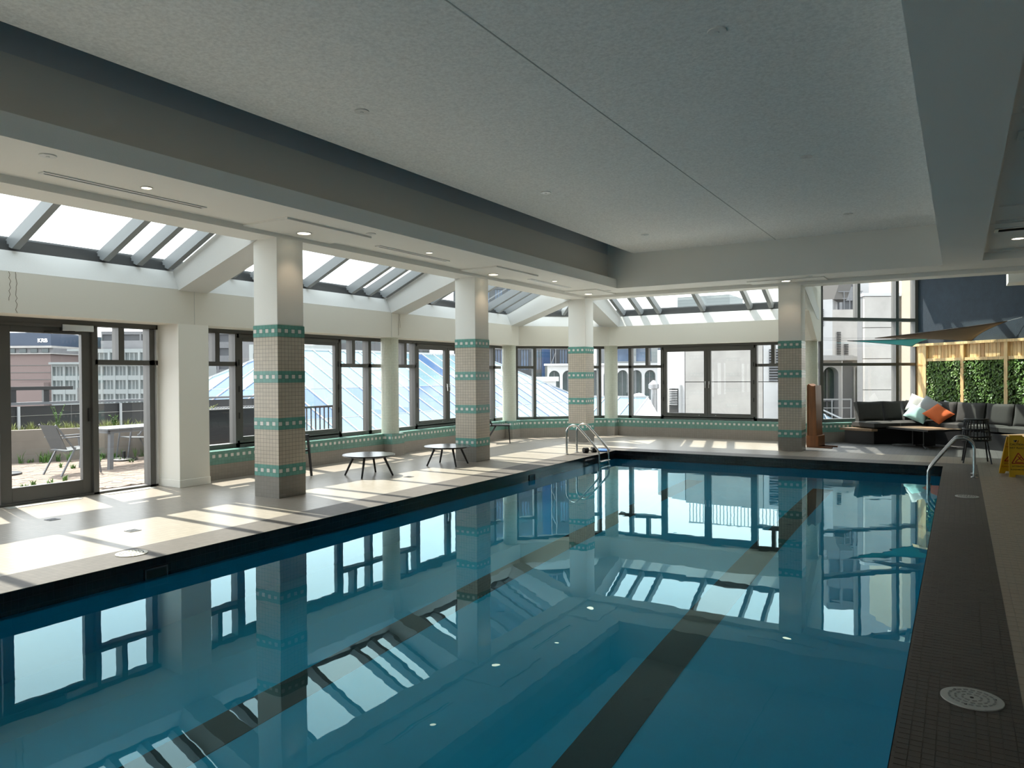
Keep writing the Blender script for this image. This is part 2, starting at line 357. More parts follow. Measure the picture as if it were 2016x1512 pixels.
MB().box(-3.8, -2.3, 15.85, 16.37, 3.52, 3.541).build('soffit_pad', M_plaster, ce)
# white bulkhead box behind the far beam
MB().box(.80, 6, 17.2, 17.9, 3.34, 4.75).build('bulkhead', M_plaster, ce)
# roof over the lounge: opaque strip added to shade the navy wall, glass beyond
MB().slab([VW(-.3, 0, 4.5), VW(4.45, 0, 4.5), VW(4.45, .55, 4.5), VW(-.3, .55, 4.5)], (0, 0, .15)).build('unseen_roof_strip', M_plaster, ce)
MB().slab([(-2.95, 16.85, 4.5), (6, 16.85, 4.5), (6, 17.35, 4.5), (-2.95, 17.35, 4.5)], (0, 0, .15)).build('unseen_roof_strip', M_plaster, ce)
gb = MB()
for i in range(7):
    x = -2.6 + i*.75; gb.bar((x, 16.9, 4.52), (x, 21.2-abs(x+.95), 4.52), .07, .14)
gb.build('lounge_roof_bar', M_frame, ce)
MB().slab([(-2.95, 17.3, 4.62), (1.9, 17.3, 4.62), VW(3.3, .4, 4.62), VW(0, .3, 4.62), (-2.95, 19.1, 4.62)], (0, 0, .012)).build('lounge_roof_glass', M_skyglass, ce)

# ------------------------------------------------------------------ pillars
PY = [2.33, 7.10, 11.85, 16.61]
def pillar(cx, cy, label, first=None):
    t = thing('tiled_pillar', label, 'pillar', (cx, cy, 0), group='square tiled pillars beside the pool', kind='structure')
    h = .235
    MB().box(-h, h, -h, h, 0, .283).build('plinth', M_plinth, t)
    zs = [.283, .909, 1.535, 2.147]
    for k, z in enumerate(zs):
        MB().box(-h-.002, h+.002, -h-.002, h+.002, 0, .1566).build('teal_band', M_band, t, (0, 0, z))
        if k < 3: MB().box(-h, h, -h, h, z+.1566, zs[k+1]).build('tan_shaft', M_tilebeige, t)
    MB().box(-h+.006, h-.006, -h+.006, h-.006, zs[3]+.1566, 3.47).build('white_shaft', M_plaster, t, bevel=.008)
    return t
pillar(-7.965, 7.11, 'square teal banded pillar standing between the white wall pier and the first round table')
pillar(-7.99, 11.85, 'square teal banded pillar just behind the second round table')
pillar(-7.98, 16.61, 'square teal banded pillar in the far corner behind the pool ladder')
pillar(-3.05, 16.61, 'square teal banded pillar with a brown wooden stand against it')
# white pier by the doors
t = thing('wall_pier', 'smooth white square pier beside the glazed terrace doors', 'pillar', (-10.03, 7.11, 0), kind='structure')
MB().box(-.25, .25, -.26, .25, 0, 2.405).build('shaft', M_pier, t, bevel=.006)
MB().box(-.257, .257, -.267, .257, 0, .11).build('skirting', M_pier, t, bevel=.004)
MB().box(-.33, -.25, -.28, -.2, 0, 2.40).build('edge_trim', M_white, t)
# round mosaic columns with their pilaster bases
def round_col(cx, cy, rz, label, dx=0, dy=0):
    t = thing('mosaic_column', label, 'column', (cx, cy, 0), rz, 'round mosaic columns on the sill', 'structure')
    MB().lathe([(.18, .45), (.18, 2.41)], 40).build('shaft', M_round, t, smooth=True)
    MB().box(-.21, .21, -.19, .19, 0, .24).build('pilaster', M_lowwall, t, (dx, dy, 0))
    MB().box(-.212, .212, -.192, .192, .24, .452).build('teal_cap', M_wallband, t, (dx, dy, 0))
round_col(-10.03, 11.85, 0, 'round mosaic column on the sill beyond the first round table')
round_col(-10.03, 16.58, 0, 'round mosaic column on the sill beside the black mesh chair')
round_col(-8.1, 18.72, math.pi/2, 'round mosaic column on the far sill next to the corner pillar')
round_col(-3.03, 18.72, math.pi/2, 'round mosaic column beside the tall lounge glazing')

# ------------------------------------------------------------------ skylights
SL = .456
def rib(x, y, ax):
    """sloped white concrete rib from the beam down to the fascia; ax 'x' for window wall, 'y' for far wall"""
    m = MB(); h = .245
    if ax == 'x':
        prof = [(-9.80, 2.88), (-8.1, 3.46), (-8.1, 4.0), (-9.92, 3.17), (-10.1, 3.17), (-10.1, 2.88)]
        m.slab([(px, y-h, pz) for px, pz in prof], (0, 2*h, 0))
    else:
        prof = [(18.45, 2.88), (16.75, 3.46), (16.75, 4.0), (18.57, 3.17), (18.75, 3.17), (18.75, 2.88)]
        m.slab([(x-h, py, pz) for py, pz in prof], (2*h, 0, 0))
    return m
sk = thing('skylight', 'sloping glazed roof light with grey rafters above the window wall', 'skylight', kind='structure')
fr = MB(); fr.path([(-9.93, -7.3), (-9.93, 16.68), (-8.03, 18.58), (-2.95, 18.58)], [(0, 3.171), (0, 3.25), (.05, 3.25), (.05, 3.30), (.12, 3.30), (.12, 3.36), (.32, 3.36), (.32, 3.171)])
fr.build('base_frame', mat('dark_aluminium', (.06, .062, .064), .4), sk)
for c in (-4.85, -.07, 4.71, 9.48, 14.23):
    for o in (-2.08, -1.60, -1.12, 0, 1.12, 1.60, 2.08):
        y = c+o
        MB().slab([(-9.86, y-.045, 3.19), (-8.1, y-.045, 3.19+1.76*SL), (-8.1, y-.045, 3.36+1.76*SL), (-10.0, y-.045, 3.31), (-10.0, y-.045, 3.24)], (0, .09, 0)).build('rafter', M_rafter, sk)
for o in (-2.15, -1.65, -1.15, 0, 1.15, 1.65, 2.15):
    x = -5.52+o
    MB().slab([(x-.045, 18.50, 3.19), (x-.045, 16.75, 3.19+1.75*SL), (x-.045, 16.75, 3.36+1.75*SL), (x-.045, 18.64, 3.31), (x-.045, 18.64, 3.24)], (.09, 0, 0)).build('rafter', M_rafter, sk)
MB().bar((-8.98, 17.62, 3.27), (-8.0, 16.65, 3.27+1.2*SL), .08, .16).build('rafter', M_rafter, sk)
def zg(o): return 3.36 + o*SL       # glass height above the base frame
g1 = [(-7.3, -2.46), (-2.46, 2.32), (4.71-2.39, 4.71+2.39), (7.10, 11.86), (11.86, 16.61)]
for y0, y1 in g1:
    MB().quad((-10.05, y0, zg(-.05)), (-10.05, y1, zg(-.05)), (-8.1, y1, zg(1.9)), (-8.1, y0, zg(1.9))).build('pane', M_skyglass, sk)
MB().quad((-8.0, 18.7, zg(-.05)), (-2.95, 18.7, zg(-.05)), (-2.95, 16.75, zg(1.9)), (-8.0, 16.75, zg(1.9))).build('pane', M_skyglass, sk)
MB().add([(-10.05, 16.61, zg(-.05)), (-10.05, 16.73, zg(-.05)), (-8.08, 18.7, zg(-.05)), (-7.96, 18.7, zg(-.05)), (-8.0, 16.63, zg(1.9))], [(0, 1, 2, 3, 4)]).build('pane', M_skyglass, sk)
for k, (x, y, a) in enumerate([(0, 2.33, 'x'), (0, 7.105, 'x'), (0, 11.855, 'x'), (0, 16.52, 'x'), (-8.0, 0, 'y'), (-3.07, 0, 'y')]):
    rib(x, y, a).build('trim_%d' % (k+2), M_curb, kind='structure')
# hairline cracks and paint seams on the fascia
for y0, z0, z1, n in ((4.67, 2.41, 2.9, 14), (4.60, 2.55, 2.9, 9), (11.84, 2.45, 2.9, 12), (11.88, 2.6, 2.9, 7)):
    MB().tube([(-9.778, y0+random.uniform(-.012, .012), z1-(z1-z0)*k/n) for k in range(n+1)], .0028, 4).build('paint_crack', mat('crack_brown', (.20, .16, .12), .9), wl)
for y in (7.12, 11.62, 16.66): MB().box(-9.7795, -9.776, y-.003, y+.003, 2.40, 2.90).build('paint_seam', M_lid, wl)
# closing wall at the end of the far skylight beside the lounge glazing
e_ = MB().slab([(-2.95, 16.85, 3.3), (-2.95, 18.43, 2.39), (-2.95, 19.1, 2.39), (-2.95, 19.1, 4.65), (-2.95, 16.85, 4.65)], (.12, 0, 0))
e_.box(-3.25, -2.84, 18.40, 19.12, 2.385, 3.9); e_.box(-2.96, -2.83, 16.85, 18.5, 3.0, 3.6); e_.slab([(-2.95, 16.85, 3.4), (-2.95, 18.45, 2.88), (-2.95, 18.45, 3.1), (-2.95, 16.85, 3.6)], (.12, 0, 0)); e_.build('trim_9', M_fascia, kind='structure')

# ------------------------------------------------------------------ windows
def sash(parent, u0, u1, z0, z1, w, hang, handle=True, mb=None):
    m = MB(); y0, y1 = -.15, -.07
    m.box(u0, u0+w, y0, y1, z0, z1); m.box(u1-w, u1, y0, y1, z0, z1); m.box(u0+w, u1-w, y0, y1, z0, z0+w); m.box(u0+w, u1-w, y0, y1, z1-w, z1)
    s = m.build('sash', M_frame, parent, bevel=.004)
    MB().quad((u0+w, -.11, z0+w), (u1-w, -.11, z0+w), (u1-w, -.11, z1-w), (u0+w, -.11, z1-w)).build('pane', M_glass, s)
    if handle:
        uh = u1-w/2 if hang < 0 else u0+w/2
        MB().box(uh-.016, uh+.016, -.162, -.149, 1.36, 1.44).bar((uh, -.175, 1.43), (uh, -.185, 1.27), .016, .012, (0, 1, 0)).build('handle', M_chrome, s)
        MB().tube([(u0+(.82 if hang < 0 else .18)*(u1-u0), -.149, z0+.03), (u0+(.82 if hang < 0 else .18)*(u1-u0), -.158, z0+.03)], .012, 8).build('latch', M_chrome, s)
        uq = u0 if hang < 0 else u1
        for zz in (.25, .5, .75):
            MB().box(uq-.012, uq+.012, -.165, -.149, z0+zz*(z1-z0)-.05, z0+zz*(z1-z0)+.05).build('hinge', M_blk, s)
    return s
def bay(name, loc, rz, L, low, label, door=False):
    w = thing(name, label, 'window', loc, rz, kind='structure')
    h = L/2; k = L/4.78
    zb = .452 if low else 0.0
    MB().box(-h, h, -.16, 0, 2.33, 2.42).build('head_frame', M_frame, w)
    MB().box(-h, h, -.16, 0, zb, zb+(.07 if low else .03)).build('sill_frame', M_frame, w)
    def mull(u, ww, z0, z1): MB().box(u-ww/2, u+ww/2, -.16, 0, z0, z1).build('mullion', M_frame, w)
    def pane(u0, u1, z0, z1): MB().quad((u0, -.08, z0), (u1, -.08, z0), (u1, -.08, z1), (u0, -.08, z1)).build('pane', M_glass, w)
    a, bq, c = 1.20, 1.58*k, 2.05*k
    for s_ in (-1, 1):
        mull(s_*a, .075, zb, 2.34); mull(s_*c, .085, zb, 2.34); mull(s_*bq, .085, 1.87, 2.34)
        lo, hi = sorted((s_*a, s_*c))
        MB().box(lo, hi, -.16, 0, 1.80, 1.87).build('transom', M_frame, w)
        pane(lo, hi, zb+.05, 1.81); pane(lo, s_*bq if s_ > 0 else s_*bq, 1.86, 2.34) if s_ > 0 else pane(lo, s_*bq, 1.86, 2.34)
        pane(*sorted((s_*bq, hi if s_ > 0 else hi)), 1.86, 2.34)
        lo, hi = sorted((s_*c, s_*h))
        MB().box(lo, hi, -.16, 0, 1.80, 1.87).build('transom', M_frame, w)
        pane(lo, hi, zb+.05, 1.81); pane(lo, hi, 1.86, 2.34)
    if not door:
        MB().box(-a, a, -.16, -.02, .50, .56).box(-a, a, -.16, -.02, 2.27, 2.34).box(-.015, .015, -.14, -.02, .5, 2.33).build('casement_frame', M_frame, w)
        sash(w, -1.165, -.004, .535, 2.30, .085, -1); sash(w, .004, 1.165, .535, 2.30, .085, 1)
    return w
bay('window_1', (-10.44, 9.48, 0), math.pi/2, 4.78, True, 'double casement window behind the first round table')
bay('window_2', (-10.44, 14.23, 0), math.pi/2, 4.72, True, 'double casement window behind the second pillar')
bay('window_3', (-5.54, 19.10, 0), 0, 4.9, True, 'double casement window in the far wall looking onto the concrete tower')
bay('window_7', (-10.44, -.07, 0), math.pi/2, 4.78, True, 'casement window beside the camera')
bay('window_8', (-10.44, -4.85, 0), math.pi/2, 4.78, True, 'casement window behind the camera')
dw = bay('window_4', (-10.44, 4.71, 0), math.pi/2, 4.78, False, 'full height glazing with sidelight beside the terrace door', door=True)
# doors: two leaves, with closer
def door_leaf(name, u0, u1, hang):
    d = thing(name, 'glazed bronze terrace door leaf with a closer at its head', 'door', (-10.44, 4.71, 0), math.pi/2, kind='structure')
    s = MB(); w = .13; z1 = 2.30
    s.box(u0, u0+w, -.12, -.05, .02, z1).box(u1-w, u1, -.12, -.05, .02, z1).box(u0+w, u1-w, -.12, -.05, .02, .22).box(u0+w, u1-w, -.12, -.05, z1-.09, z1)
    s.build('leaf_frame', M_frame, d, bevel=.003)
    MB().quad((u0+w, -.085, .22), (u1-w, -.085, .22), (u1-w, -.085, z1-.09), (u0+w, -.085, z1-.09)).build('pane', M_glass, d)
    MB().box(u0 if hang < 0 else u1-.42, u0+.42 if hang < 0 else u1-.0, -.20, -.12, 2.25, 2.335).build('closer', M_chrome, d, bevel=.006)
    MB().bar((u1-.25, -.17, 2.245), (u1-.62, -.14, 2.23), .03, .015).build('closer_arm', M_blk, d)
    uh = u1-.045
    MB().bar((uh, -.135, 1.02), (uh, -.135, 1.20), .02, .02, (0, 1, 0)).build('handle', M_blk, d)
    return d
door_leaf('door_1', .01, 1.165, 1)
door_leaf('door_2', -1.165, -.01, -1)
MB().box(-1.2, 1.2, -.16, 0, 2.295, 2.335).build('door_head', M_frame, dw)
# chamfered corner window
cw = thing('window_5', 'angled corner window behind the far pillar', 'window', (-9.29, 17.95, 0), math.pi/4, kind='structure')
MB().box(-1.75, 1.75, -.16, 0, 2.33, 2.42).build('head_frame', M_frame, cw); MB().box(-1.75, 1.75, -.16, 0, .452, .52).build('sill_frame', M_frame, cw)
for u in (-1.22, -.72, .72, 1.12): MB().box(u-.04, u+.04, -.16, 0, .45, 2.34).build('mullion', M_frame, cw)
for u0, u1 in ((-1.22, -.72), (.72, 1.12)):
    MB().box(u0, u1, -.16, 0, 1.80, 1.87).build('transom', M_frame, cw)
    for z0, z1 in ((.5, 1.81), (1.86, 2.34)): MB().quad((u0, -.08, z0), (u1, -.08, z0), (u1, -.08, z1), (u0, -.08, z1)).build('pane', M_glass, cw)
MB().quad((-.72, -.08, .5), (.72, -.08, .5), (.72, -.08, 2.34), (-.72, -.08, 2.34)).build('pane', M_glass, cw)
# tall lounge glazing
tg = thing('window_6', 'tall bronze framed glazing behind the charcoal sofa', 'window', (-2.75, 19.25, 0), math.pi/4, kind='structure')
for u, z1 in ((-.20, 4.5), (1.94, 4.5), (2.50, 4.5)): MB().box(u-.045, u+.045, -.10, .06, .45, z1).build('mullion', M_frame, tg)
MB().box(.80, .88, -.10, .06, 2.95, 4.5).build('mullion', M_frame, tg)
for z0, z1 in ((.452, .53), (1.80, 1.87), (2.88, 2.96), (4.45, 4.62)): MB().box(-.24, 2.55, -.10, .06, z0, z1).build('transom', M_frame, tg)
for z0, z1, us in ((.5, 1.82, (-.2, 1.94, 2.5)), (1.85, 2.9, (-.2, 1.94, 2.5)), (2.94, 4.5, (-.2, .84, 1.94, 2.5))):
    for u0, u1 in zip(us, us[1:]): MB().quad((u0, 0, z0), (u1, 0, z0), (u1, 0, z1), (u0, 0, z1)).build('pane', M_glass, tg)

# ------------------------------------------------------------------ pool
pool = thing('pool_basin', 'rectangular teal swimming pool basin with black waterline tiles and lane lines', 'pool', kind='structure')
ZF = -1.68
b = MB(); b.quad((XL(YN), YN, ZF), (XR, YN, ZF), (XR, YF, ZF), (XL(YF), YF, ZF)); b.build('pool_floor', M_pool, pool)
for z0, z1, mt, nm, e in ((ZF, -.215, M_pool, 'pool_wall', 0), (-.215, -.004, M_black, 'waterline_tile', .004)):
    b = MB()
    b.quad((XL(YN)+e, YN, z0), (XL(YF)+e, YF, z0), (XL(YF)+e, YF, z1), (XL(YN)+e, YN, z1))
    b.quad((XL(YF), YF-e, z0), (XR, YF-e, z0), (XR, YF-e, z1), (XL(YF), YF-e, z1))
    b.quad((XR-e, YF, z0), (XR-e, YN, z0), (XR-e, YN, z1), (XR-e, YF, z1))
    b.quad((XR, YN+e, z0), (XL(YN), YN+e, z0), (XL(YN), YN+e, z1), (XR, YN+e, z1))
    b.build(nm, mt, pool)
for x in (-2.05, -4.32): MB().box(x-.165, x+.165, YN+1.5, YF-.9, ZF, ZF+.006).build('lane_line', M_lane, pool)
def skimmer(y, w):
    x = XL(y)+.01
    s = MB(); z0, z1 = -.20, -.085
    for a in ((y-w/2, y+w/2, z0, z0+.012), (y-w/2, y+w/2, z1-.012, z1), (y-w/2, y-w/2+.012, z0, z1), (y+w/2-.012, y+w/2, z0, z1)): s.box(x-.006, x+.008, *a)
    o = s.build('skimmer_frame', M_greymetal, pool); MB().box(x-.008, x, y-w/2, y+w/2, z0, z1).build('skimmer_mouth', mat('skimmer_green', (.01, .025, .02), .5), o)
skimmer(4.07, .22); skimmer(11.1, .2)
wt = MB().quad((XL(YN), YN, -.17), (XR, YN, -.17), (XR, YF, -.17), (XL(YF), YF, -.17)).build('pool_water', M_water)
tag(wt, 'still teal pool water mirroring the windows and skylights', 'water')

# ================================================================== CEILING FIXTURES
def disc(name, label, cat, loc, r, group, lamp=False):
    d = thing(name, label, cat, loc, 0, group)
    if lamp:
        MB().lathe([(r, 0), (r, -.008), (r*.80, -.010), (r*.80, 0)], 28).build('trim_ring', M_white, d, smooth=True)
        MB().lathe([(r*.79, -.002), (r*.79, -.006), (.001, -.007)], 28).build('lens', M_lamp, d, smooth=True)
    else:
        MB().lathe([(r*.97, 0), (r, -.004), (r*.97, -.010), (.001, -.013)], 28).build('cover_plate', M_white, d, smooth=True)
        MB().lathe([(r*.25, -.012), (r*.2, -.018), (.001, -.019)], 14).build('sensor_tip', M_white, d, smooth=True)
    return d
G = 'white sprinkler discs on the stucco ceiling'
for x, y, l in [(-1.62, 5.84, 'sprinkler disc on the ceiling, aisle side of the seam, first of its row'), (-5.16, 5.70, 'sprinkler disc on the ceiling, window side of the seam, first of its row'),
                (-1.62, 9.77, 'sprinkler disc midway along the ceiling, aisle side of the seam'), (-5.18, 9.63, 'sprinkler disc midway along the ceiling, window side of the seam'),
                (-1.60, 13.63, 'last sprinkler disc before the far fascia, aisle side of the seam'), (-5.14, 13.52, 'last sprinkler disc before the far fascia, window side of the seam')]:
    disc('ceiling_sprinkler', 'white ' + l, 'sprinkler', (x, y, 4.28), .075, G)
G = 'white discs under the low soffit'
for x, y, l in [(-6.77, 3.5, 'white disc under the window soffit at its near end'), (-6.82, 7.69, 'white disc under the window soffit just past the first pillar'), (-7.25, 12.28, 'white disc under the window soffit just past the second pillar'),
                (-6.87, 15.73, 'white disc under the soffit at the far corner'), (-2.55, 15.72, 'white disc under the far soffit beside the pillar with the wooden stand')]:
    disc('soffit_sprinkler', l, 'sprinkler', (x, y, 3.54), .07, G)
G = 'round warm downlights in the soffit'
for x, y, z, l in [(-7.07, 4.61, 3.54, 'slim lit downlight in the window soffit at the near slot vent'), (-7.44, 7.08, 3.515, 'warm round downlight over the first pillar'), (-7.09, 9.34, 3.54, 'slim lit downlight between the first and second pillars'),
                   (-7.50, 11.85, 3.515, 'warm round downlight over the second pillar'), (-7.08, 13.52, 3.54, 'slim lit downlight between the second and corner pillars'), (-7.44, 15.90, 3.515, 'warm round downlight at the corner pillar'),
                   (-3.05, 16.02, 3.52, 'warm round downlight over the pillar with the wooden stand'), (.78, 14.05, 3.70, 'yellowish round downlight in the aisle ceiling beside the vent')]:
    disc('downlight', l, 'downlight', (x, y, z), .105 if z < 3.53 or z > 3.6 else .06, G, True)
    if z < 3.53:
        ld = bpy.data.lights.new('downlight_beam', 'SPOT'); ld.energy = 5; ld.color = (1, .77, .53); ld.spot_size = math.radians(95); ld.spot_blend = .7; ld.shadow_soft_size = .06
        lo = bpy.data.objects.new('downlight_beam', ld); COL.objects.link(lo); lo.location = (x, y, z-.03)
        lo.parent = [o for o in COL.objects if o.get('label') == l][0]; lo.location = (0, 0, -.03)
for y, l in ((4.62, 'near the terrace doors'), (9.32, 'between the first and second pillars'), (13.86, 'before the corner pillar')):
    s = thing('slot_vent', 'long narrow slot vent in the window soffit ' + l, 'vent', (-7.36, y, 3.54), 0, 'slot vents in the window soffit')
    MB().box(-.05, -.016, -.88, .88, -.012, 0).box(.016, .05, -.88, .88, -.012, 0).box(-.016, .016, -.88, -.85, -.012, 0).box(-.016, .016, .85, .88, -.012, 0).build('slot_frame', M_white, s)
    MB().box(-.016, .016, -.85, .85, -.004, 0).build('dark_slot', mat('slot_shade', (.12, .115, .11), .8), s)
for y, z, l in ((12.88, 3.665, 'beside the aisle downlight'), (7.84, 3.665, 'nearer the camera, cut by the picture edge')):
    v = thing('ceiling_vent', 'white framed louvre vent in the aisle ceiling ' + l, 'vent', (.95, y, z), 0, 'louvre vents in the aisle ceiling')
    m = MB(); m.box(-.52, -.47, -.15, .15, -.015, 0).box(.47, .52, -.15, .15, -.015, 0).box(-.47, .47, -.15, -.11, -.015, 0).box(-.47, .47, .11, .15, -.015, 0).build('vent_frame', M_white, v, bevel=.003)
    MB().box(-.47, .47, -.11, .11, -.003, 0).build('vent_back', M_dark, v)
    for k in range(6): MB().slab([(-.47, -.095+k*.036, -.012), (.47, -.095+k*.036, -.012), (.47, -.078+k*.036, -.002), (-.47, -.078+k*.036, -.002)], (0, .002, 0)).build('louvre', M_greymetal, v)

# ================================================================== POOL DECK THINGS
def round_table(loc, rz, label):
    t = thing('coffee_table', label, 'table', loc, rz, 'round black coffee tables on the deck')
    MB().lathe([(.001, .31), (.36, .31), (.415, .325), (.43, .338), (.425, .345), (.001, .345)], 56).build('table_top', M_blktop, t, smooth=True)
    for a in range(4):
        c, s = math.cos(a*math.pi/2+.2), math.sin(a*math.pi/2+.2)
        MB().tube([(.25*c, .25*s, .312), (.40*c, .40*s, 0)], .021, 10, .015).build('leg', M_blk, t, smooth=True)
    MB().bar((-.25, 0, .304), (.25, 0, .304), .04, .012).bar((0, -.25, .303), (0, .25, .303), .04, .012).build('under_frame', M_blk, t)
    return t
round_table((-8.27, 9.23, 0), .25, 'round black coffee table standing clear on the deck between two pillars')
round_table((-7.99, 11.03, 0), .80, 'round black coffee table partly in front of the second pillar')

def mesh_chair(loc, rz, label):
    """+Y of the chair is where the sitter faces"""
    t = thing('mesh_chair', label, 'chair', loc, rz)
    s = MB(); s.slab([(-.23, -.22, .425), (.23, -.22, .425), (.24, .24, .425), (-.24, .24, .425)], (0, 0, .018)); s.build('seat', M_blk, t, bevel=.006)
    MB().tube([(-.235, -.22, .42), (.235, -.22, .42), (.245, .245, .42), (-.245, .245, .42), (-.235, -.22, .42)], .011, 8).build('seat_frame', M_blk, t, smooth=True)
    for sx in (-1, 1):
        MB().tube([(sx*.225, .225, .42), (sx*.235, .25, 0)], .014, 8, .010).build('leg', M_blk, t, smooth=True)
        MB().tube([(sx*.22, -.08, .42), (sx*.235, -.34, 0)], .014, 8, .010).build('leg', M_blk, t, smooth=True)
        MB().tube([(sx*.225, -.16, .42), (sx*.20, -.30, .62), (sx*.17, -.40, .80)], .012, 8).build('back_post', M_blk, t, smooth=True)
    b = MB()
    for k in range(9):
        u = -.2+k*.05; b.tube([(u, -.19, .44), (u*.88, -.30, .62), (u*.76, -.395, .79)], .0045, 5)
    for k in range(6):
        f = k/5; b.tube([(-.215+.045*f, -.19-.205*f, .45+.34*f), (.215-.045*f, -.19-.205*f, .45+.34*f)], .0045, 5)
    b.build('mesh_back', M_blk, t)
    MB().tube([(-.17, -.40, .80), (0, -.415, .805), (.17, -.40, .80)], .012, 8).build('top_rail', M_blk, t, smooth=True)
    return t
mesh_chair((-9.52, 15.27, 0), math.radians(-58), 'black mesh backed chair half hidden behind the second pillar')
def arm_chair(loc, rz, label):
    t = thing('arm_chair', label, 'chair', loc, rz)
    MB().box(-.25, .25, -.26, .26, .40, .43).build('seat', M_blk, t, bevel=.006)
    for sx in (-1, 1):
        MB().bar((sx*.265, .22, .655), (sx*.275, .29, 0), .032, .028).build('leg', M_blk, t)
        MB().bar((sx*.265, -.22, .43), (sx*.275, -.33, 0), .032, .028).build('leg', M_blk, t)
        MB().box(sx*.265-.022, sx*.265+.022, -.30, .24, .645, .672).build('armrest', M_blk, t, bevel=.004)
    for sx in (-1, 1): MB().bar((sx*.24, -.25, .42), (sx*.22, -.36, .74), .028, .024).build('back_post', M_blk, t)
    for k in range(4): MB().slab([(-.235, -.262-.028*k, .50+k*.065), (.235, -.262-.028*k, .50+k*.065), (.235, -.275-.028*k, .545+k*.065), (-.235, -.275-.028*k, .545+k*.065)], (0, -.008, 0)).build('back_slat', M_blk, t)
    return t
arm_chair((-9.36, 8.47, 0), math.radians(-90), 'black chair with armrests almost hidden behind the first pillar')

def spindle_chair(loc, rz, label):
    t = thing('spindle_chair', label, 'chair', loc, rz)
    MB().lathe([(.001, .385), (.215, .39), (.24, .415), (.228, .432), (.001, .436)], 32).build('seat', M_blk, t, smooth=True)
    for x, y, X, Y in ((.15, .15, .20, .22), (-.15, .15, -.20, .22), (.15, -.14, .215, -.23), (-.15, -.14, -.215, -.23)):
        MB().tube([(x, y, .405), (X, Y, 0)], .016, 8, .012).build('leg', M_blk, t, smooth=True)
    for k in range(15):
        a = math.radians(180+ -15 + k*210/14); c, s = math.cos(a), math.sin(a)
        MB().tube([(.225*c, .225*s, .405), (.20*c, .215*s, .60), (.175*c, .20*s-.03, .775)], .011, 6).build('spindle', M_blk, t, smooth=True)
    for z, r in ((.775, .176), (.60, .201), (.47, .219)):
        pts = []
        for k in range(17):
            a = math.radians(165+k*210/16); pts.append((r*math.cos(a), (r+.02)*math.sin(a)-.03*(z > .7), z))
        MB().tube(pts, .019, 8).build('back_hoop', M_blk, t, smooth=True)
    return t
spindle_chair((.25, 15.78, 0), math.radians(4), 'black spindle backed chair facing the sofa beside the yellow floor sign')

# ladders and rails
def rail_curve(z_arch, dx, x_top, drop, over):
    """one stainless rail in the local XZ plane: deck foot at x=0, arching over to the water at x=over"""
    pts = [(0, 0, 0), (0, 0, .35)]
    for k in range(9):
        a = math.pi - k*(math.pi*.70)/8
        pts.append((.165+.165*math.cos(a), 0, z_arch-.165+.165*math.sin(a)+(-.0)))
    x0, _, z0 = pts[-1]
    pts += [(over-.03, 0, .13), (over, 0, .06), (over, 0, -.05), (over, 0, -.30), (over-.0, 0, drop)]
    return pts
def smooth_path(p, n=3):
    for _ in range(n):
        q = [p[0]]
        for a, b in zip(p, p[1:]):
            a = Vector(a); b = Vector(b); q += [a*.75+b*.25, a*.25+b*.75]
        q.append(p[-1]); p = [tuple(v) for v in q]
    return p
ld = thing('pool_ladder', 'stainless pool ladder with two arched rails at the far window side corner', 'ladder', (-6.87, 13.6, 0))
for y in (0, .47):
    MB().tube([(x, y+yy, z) for x, yy, z in smooth_path(rail_curve(.60, 0, 0, -1.1, .72))], .021, 12).build('rail', M_steel, ld, smooth=True)
    MB().lathe([(.045, .004), (.045, .016), (.024, .026)], 16, (0, y, 0)).build('escutcheon', M_steel, ld, smooth=True)
for z in (-.115, -.40, -.68): MB().box(.685, .765, .01, .46, z-.012, z+.012).build('step', M_steel, ld, bevel=.005)
gr = thing('pool_ladder', 'stainless pool ladder whose rails lean over the near corner beside the dark border', 'ladder', (.19, 13.42, 0), math.pi)
for y in (0, -.48):
    MB().tube([(x, y+yy, z) for x, yy, z in smooth_path(rail_curve(.60, 0, 0, -1.1, .62))], .021, 12).build('rail', M_steel, gr, smooth=True)
    MB().lathe([(.05, .004), (.05, .014), (.024, .024)], 16, (0, y, 0)).build('escutcheon', M_steel, gr, smooth=True)
for z in (-.30, -.58): MB().box(.585, .665, -.47, -.01, z-.012, z+.012).build('step', M_steel, gr, bevel=.005)

# foam dumbbell and blue mat at the pool corner
db = thing('foam_dumbbell', 'small black ribbed foam float lying on the pool edge behind the ladder', 'float', (-6.62, 14.17, .055), math.radians(55))
MB().tube([(-.14, 0, 0), (.14, 0, 0)], .018, 10).build('grip', M_white, db, smooth=True)
for x0, x1, r in ((-.15, -.10, .055), (-.095, -.045, .055), (.045, .095, .055), (.10, .15, .055)): MB().tube([(x0, 0, 0), (x1, 0, 0)], r, 16).build('float_disc', M_blk, db, smooth=True)
km = thing('kickboard', 'flat blue kickboard lying on the pool edge at the corner', 'kickboard', (-6.52, 14.62, .0), math.radians(12))
m = MB(); m.slab([(-.13, -.22, .004), (.13, -.22, .004), (.13, .12, .004), (.09, .2, .004), (0, .235, .004), (-.09, .2, .004), (-.13, .12, .004)], (0, 0, .03))
m.build('board', mat('blue_foam', (.03, .13, .42), .5), km, bevel=.008)
MB().box(-.07, .07, .08, .11, .034, .036).build('grip_slot', M_dark, km)

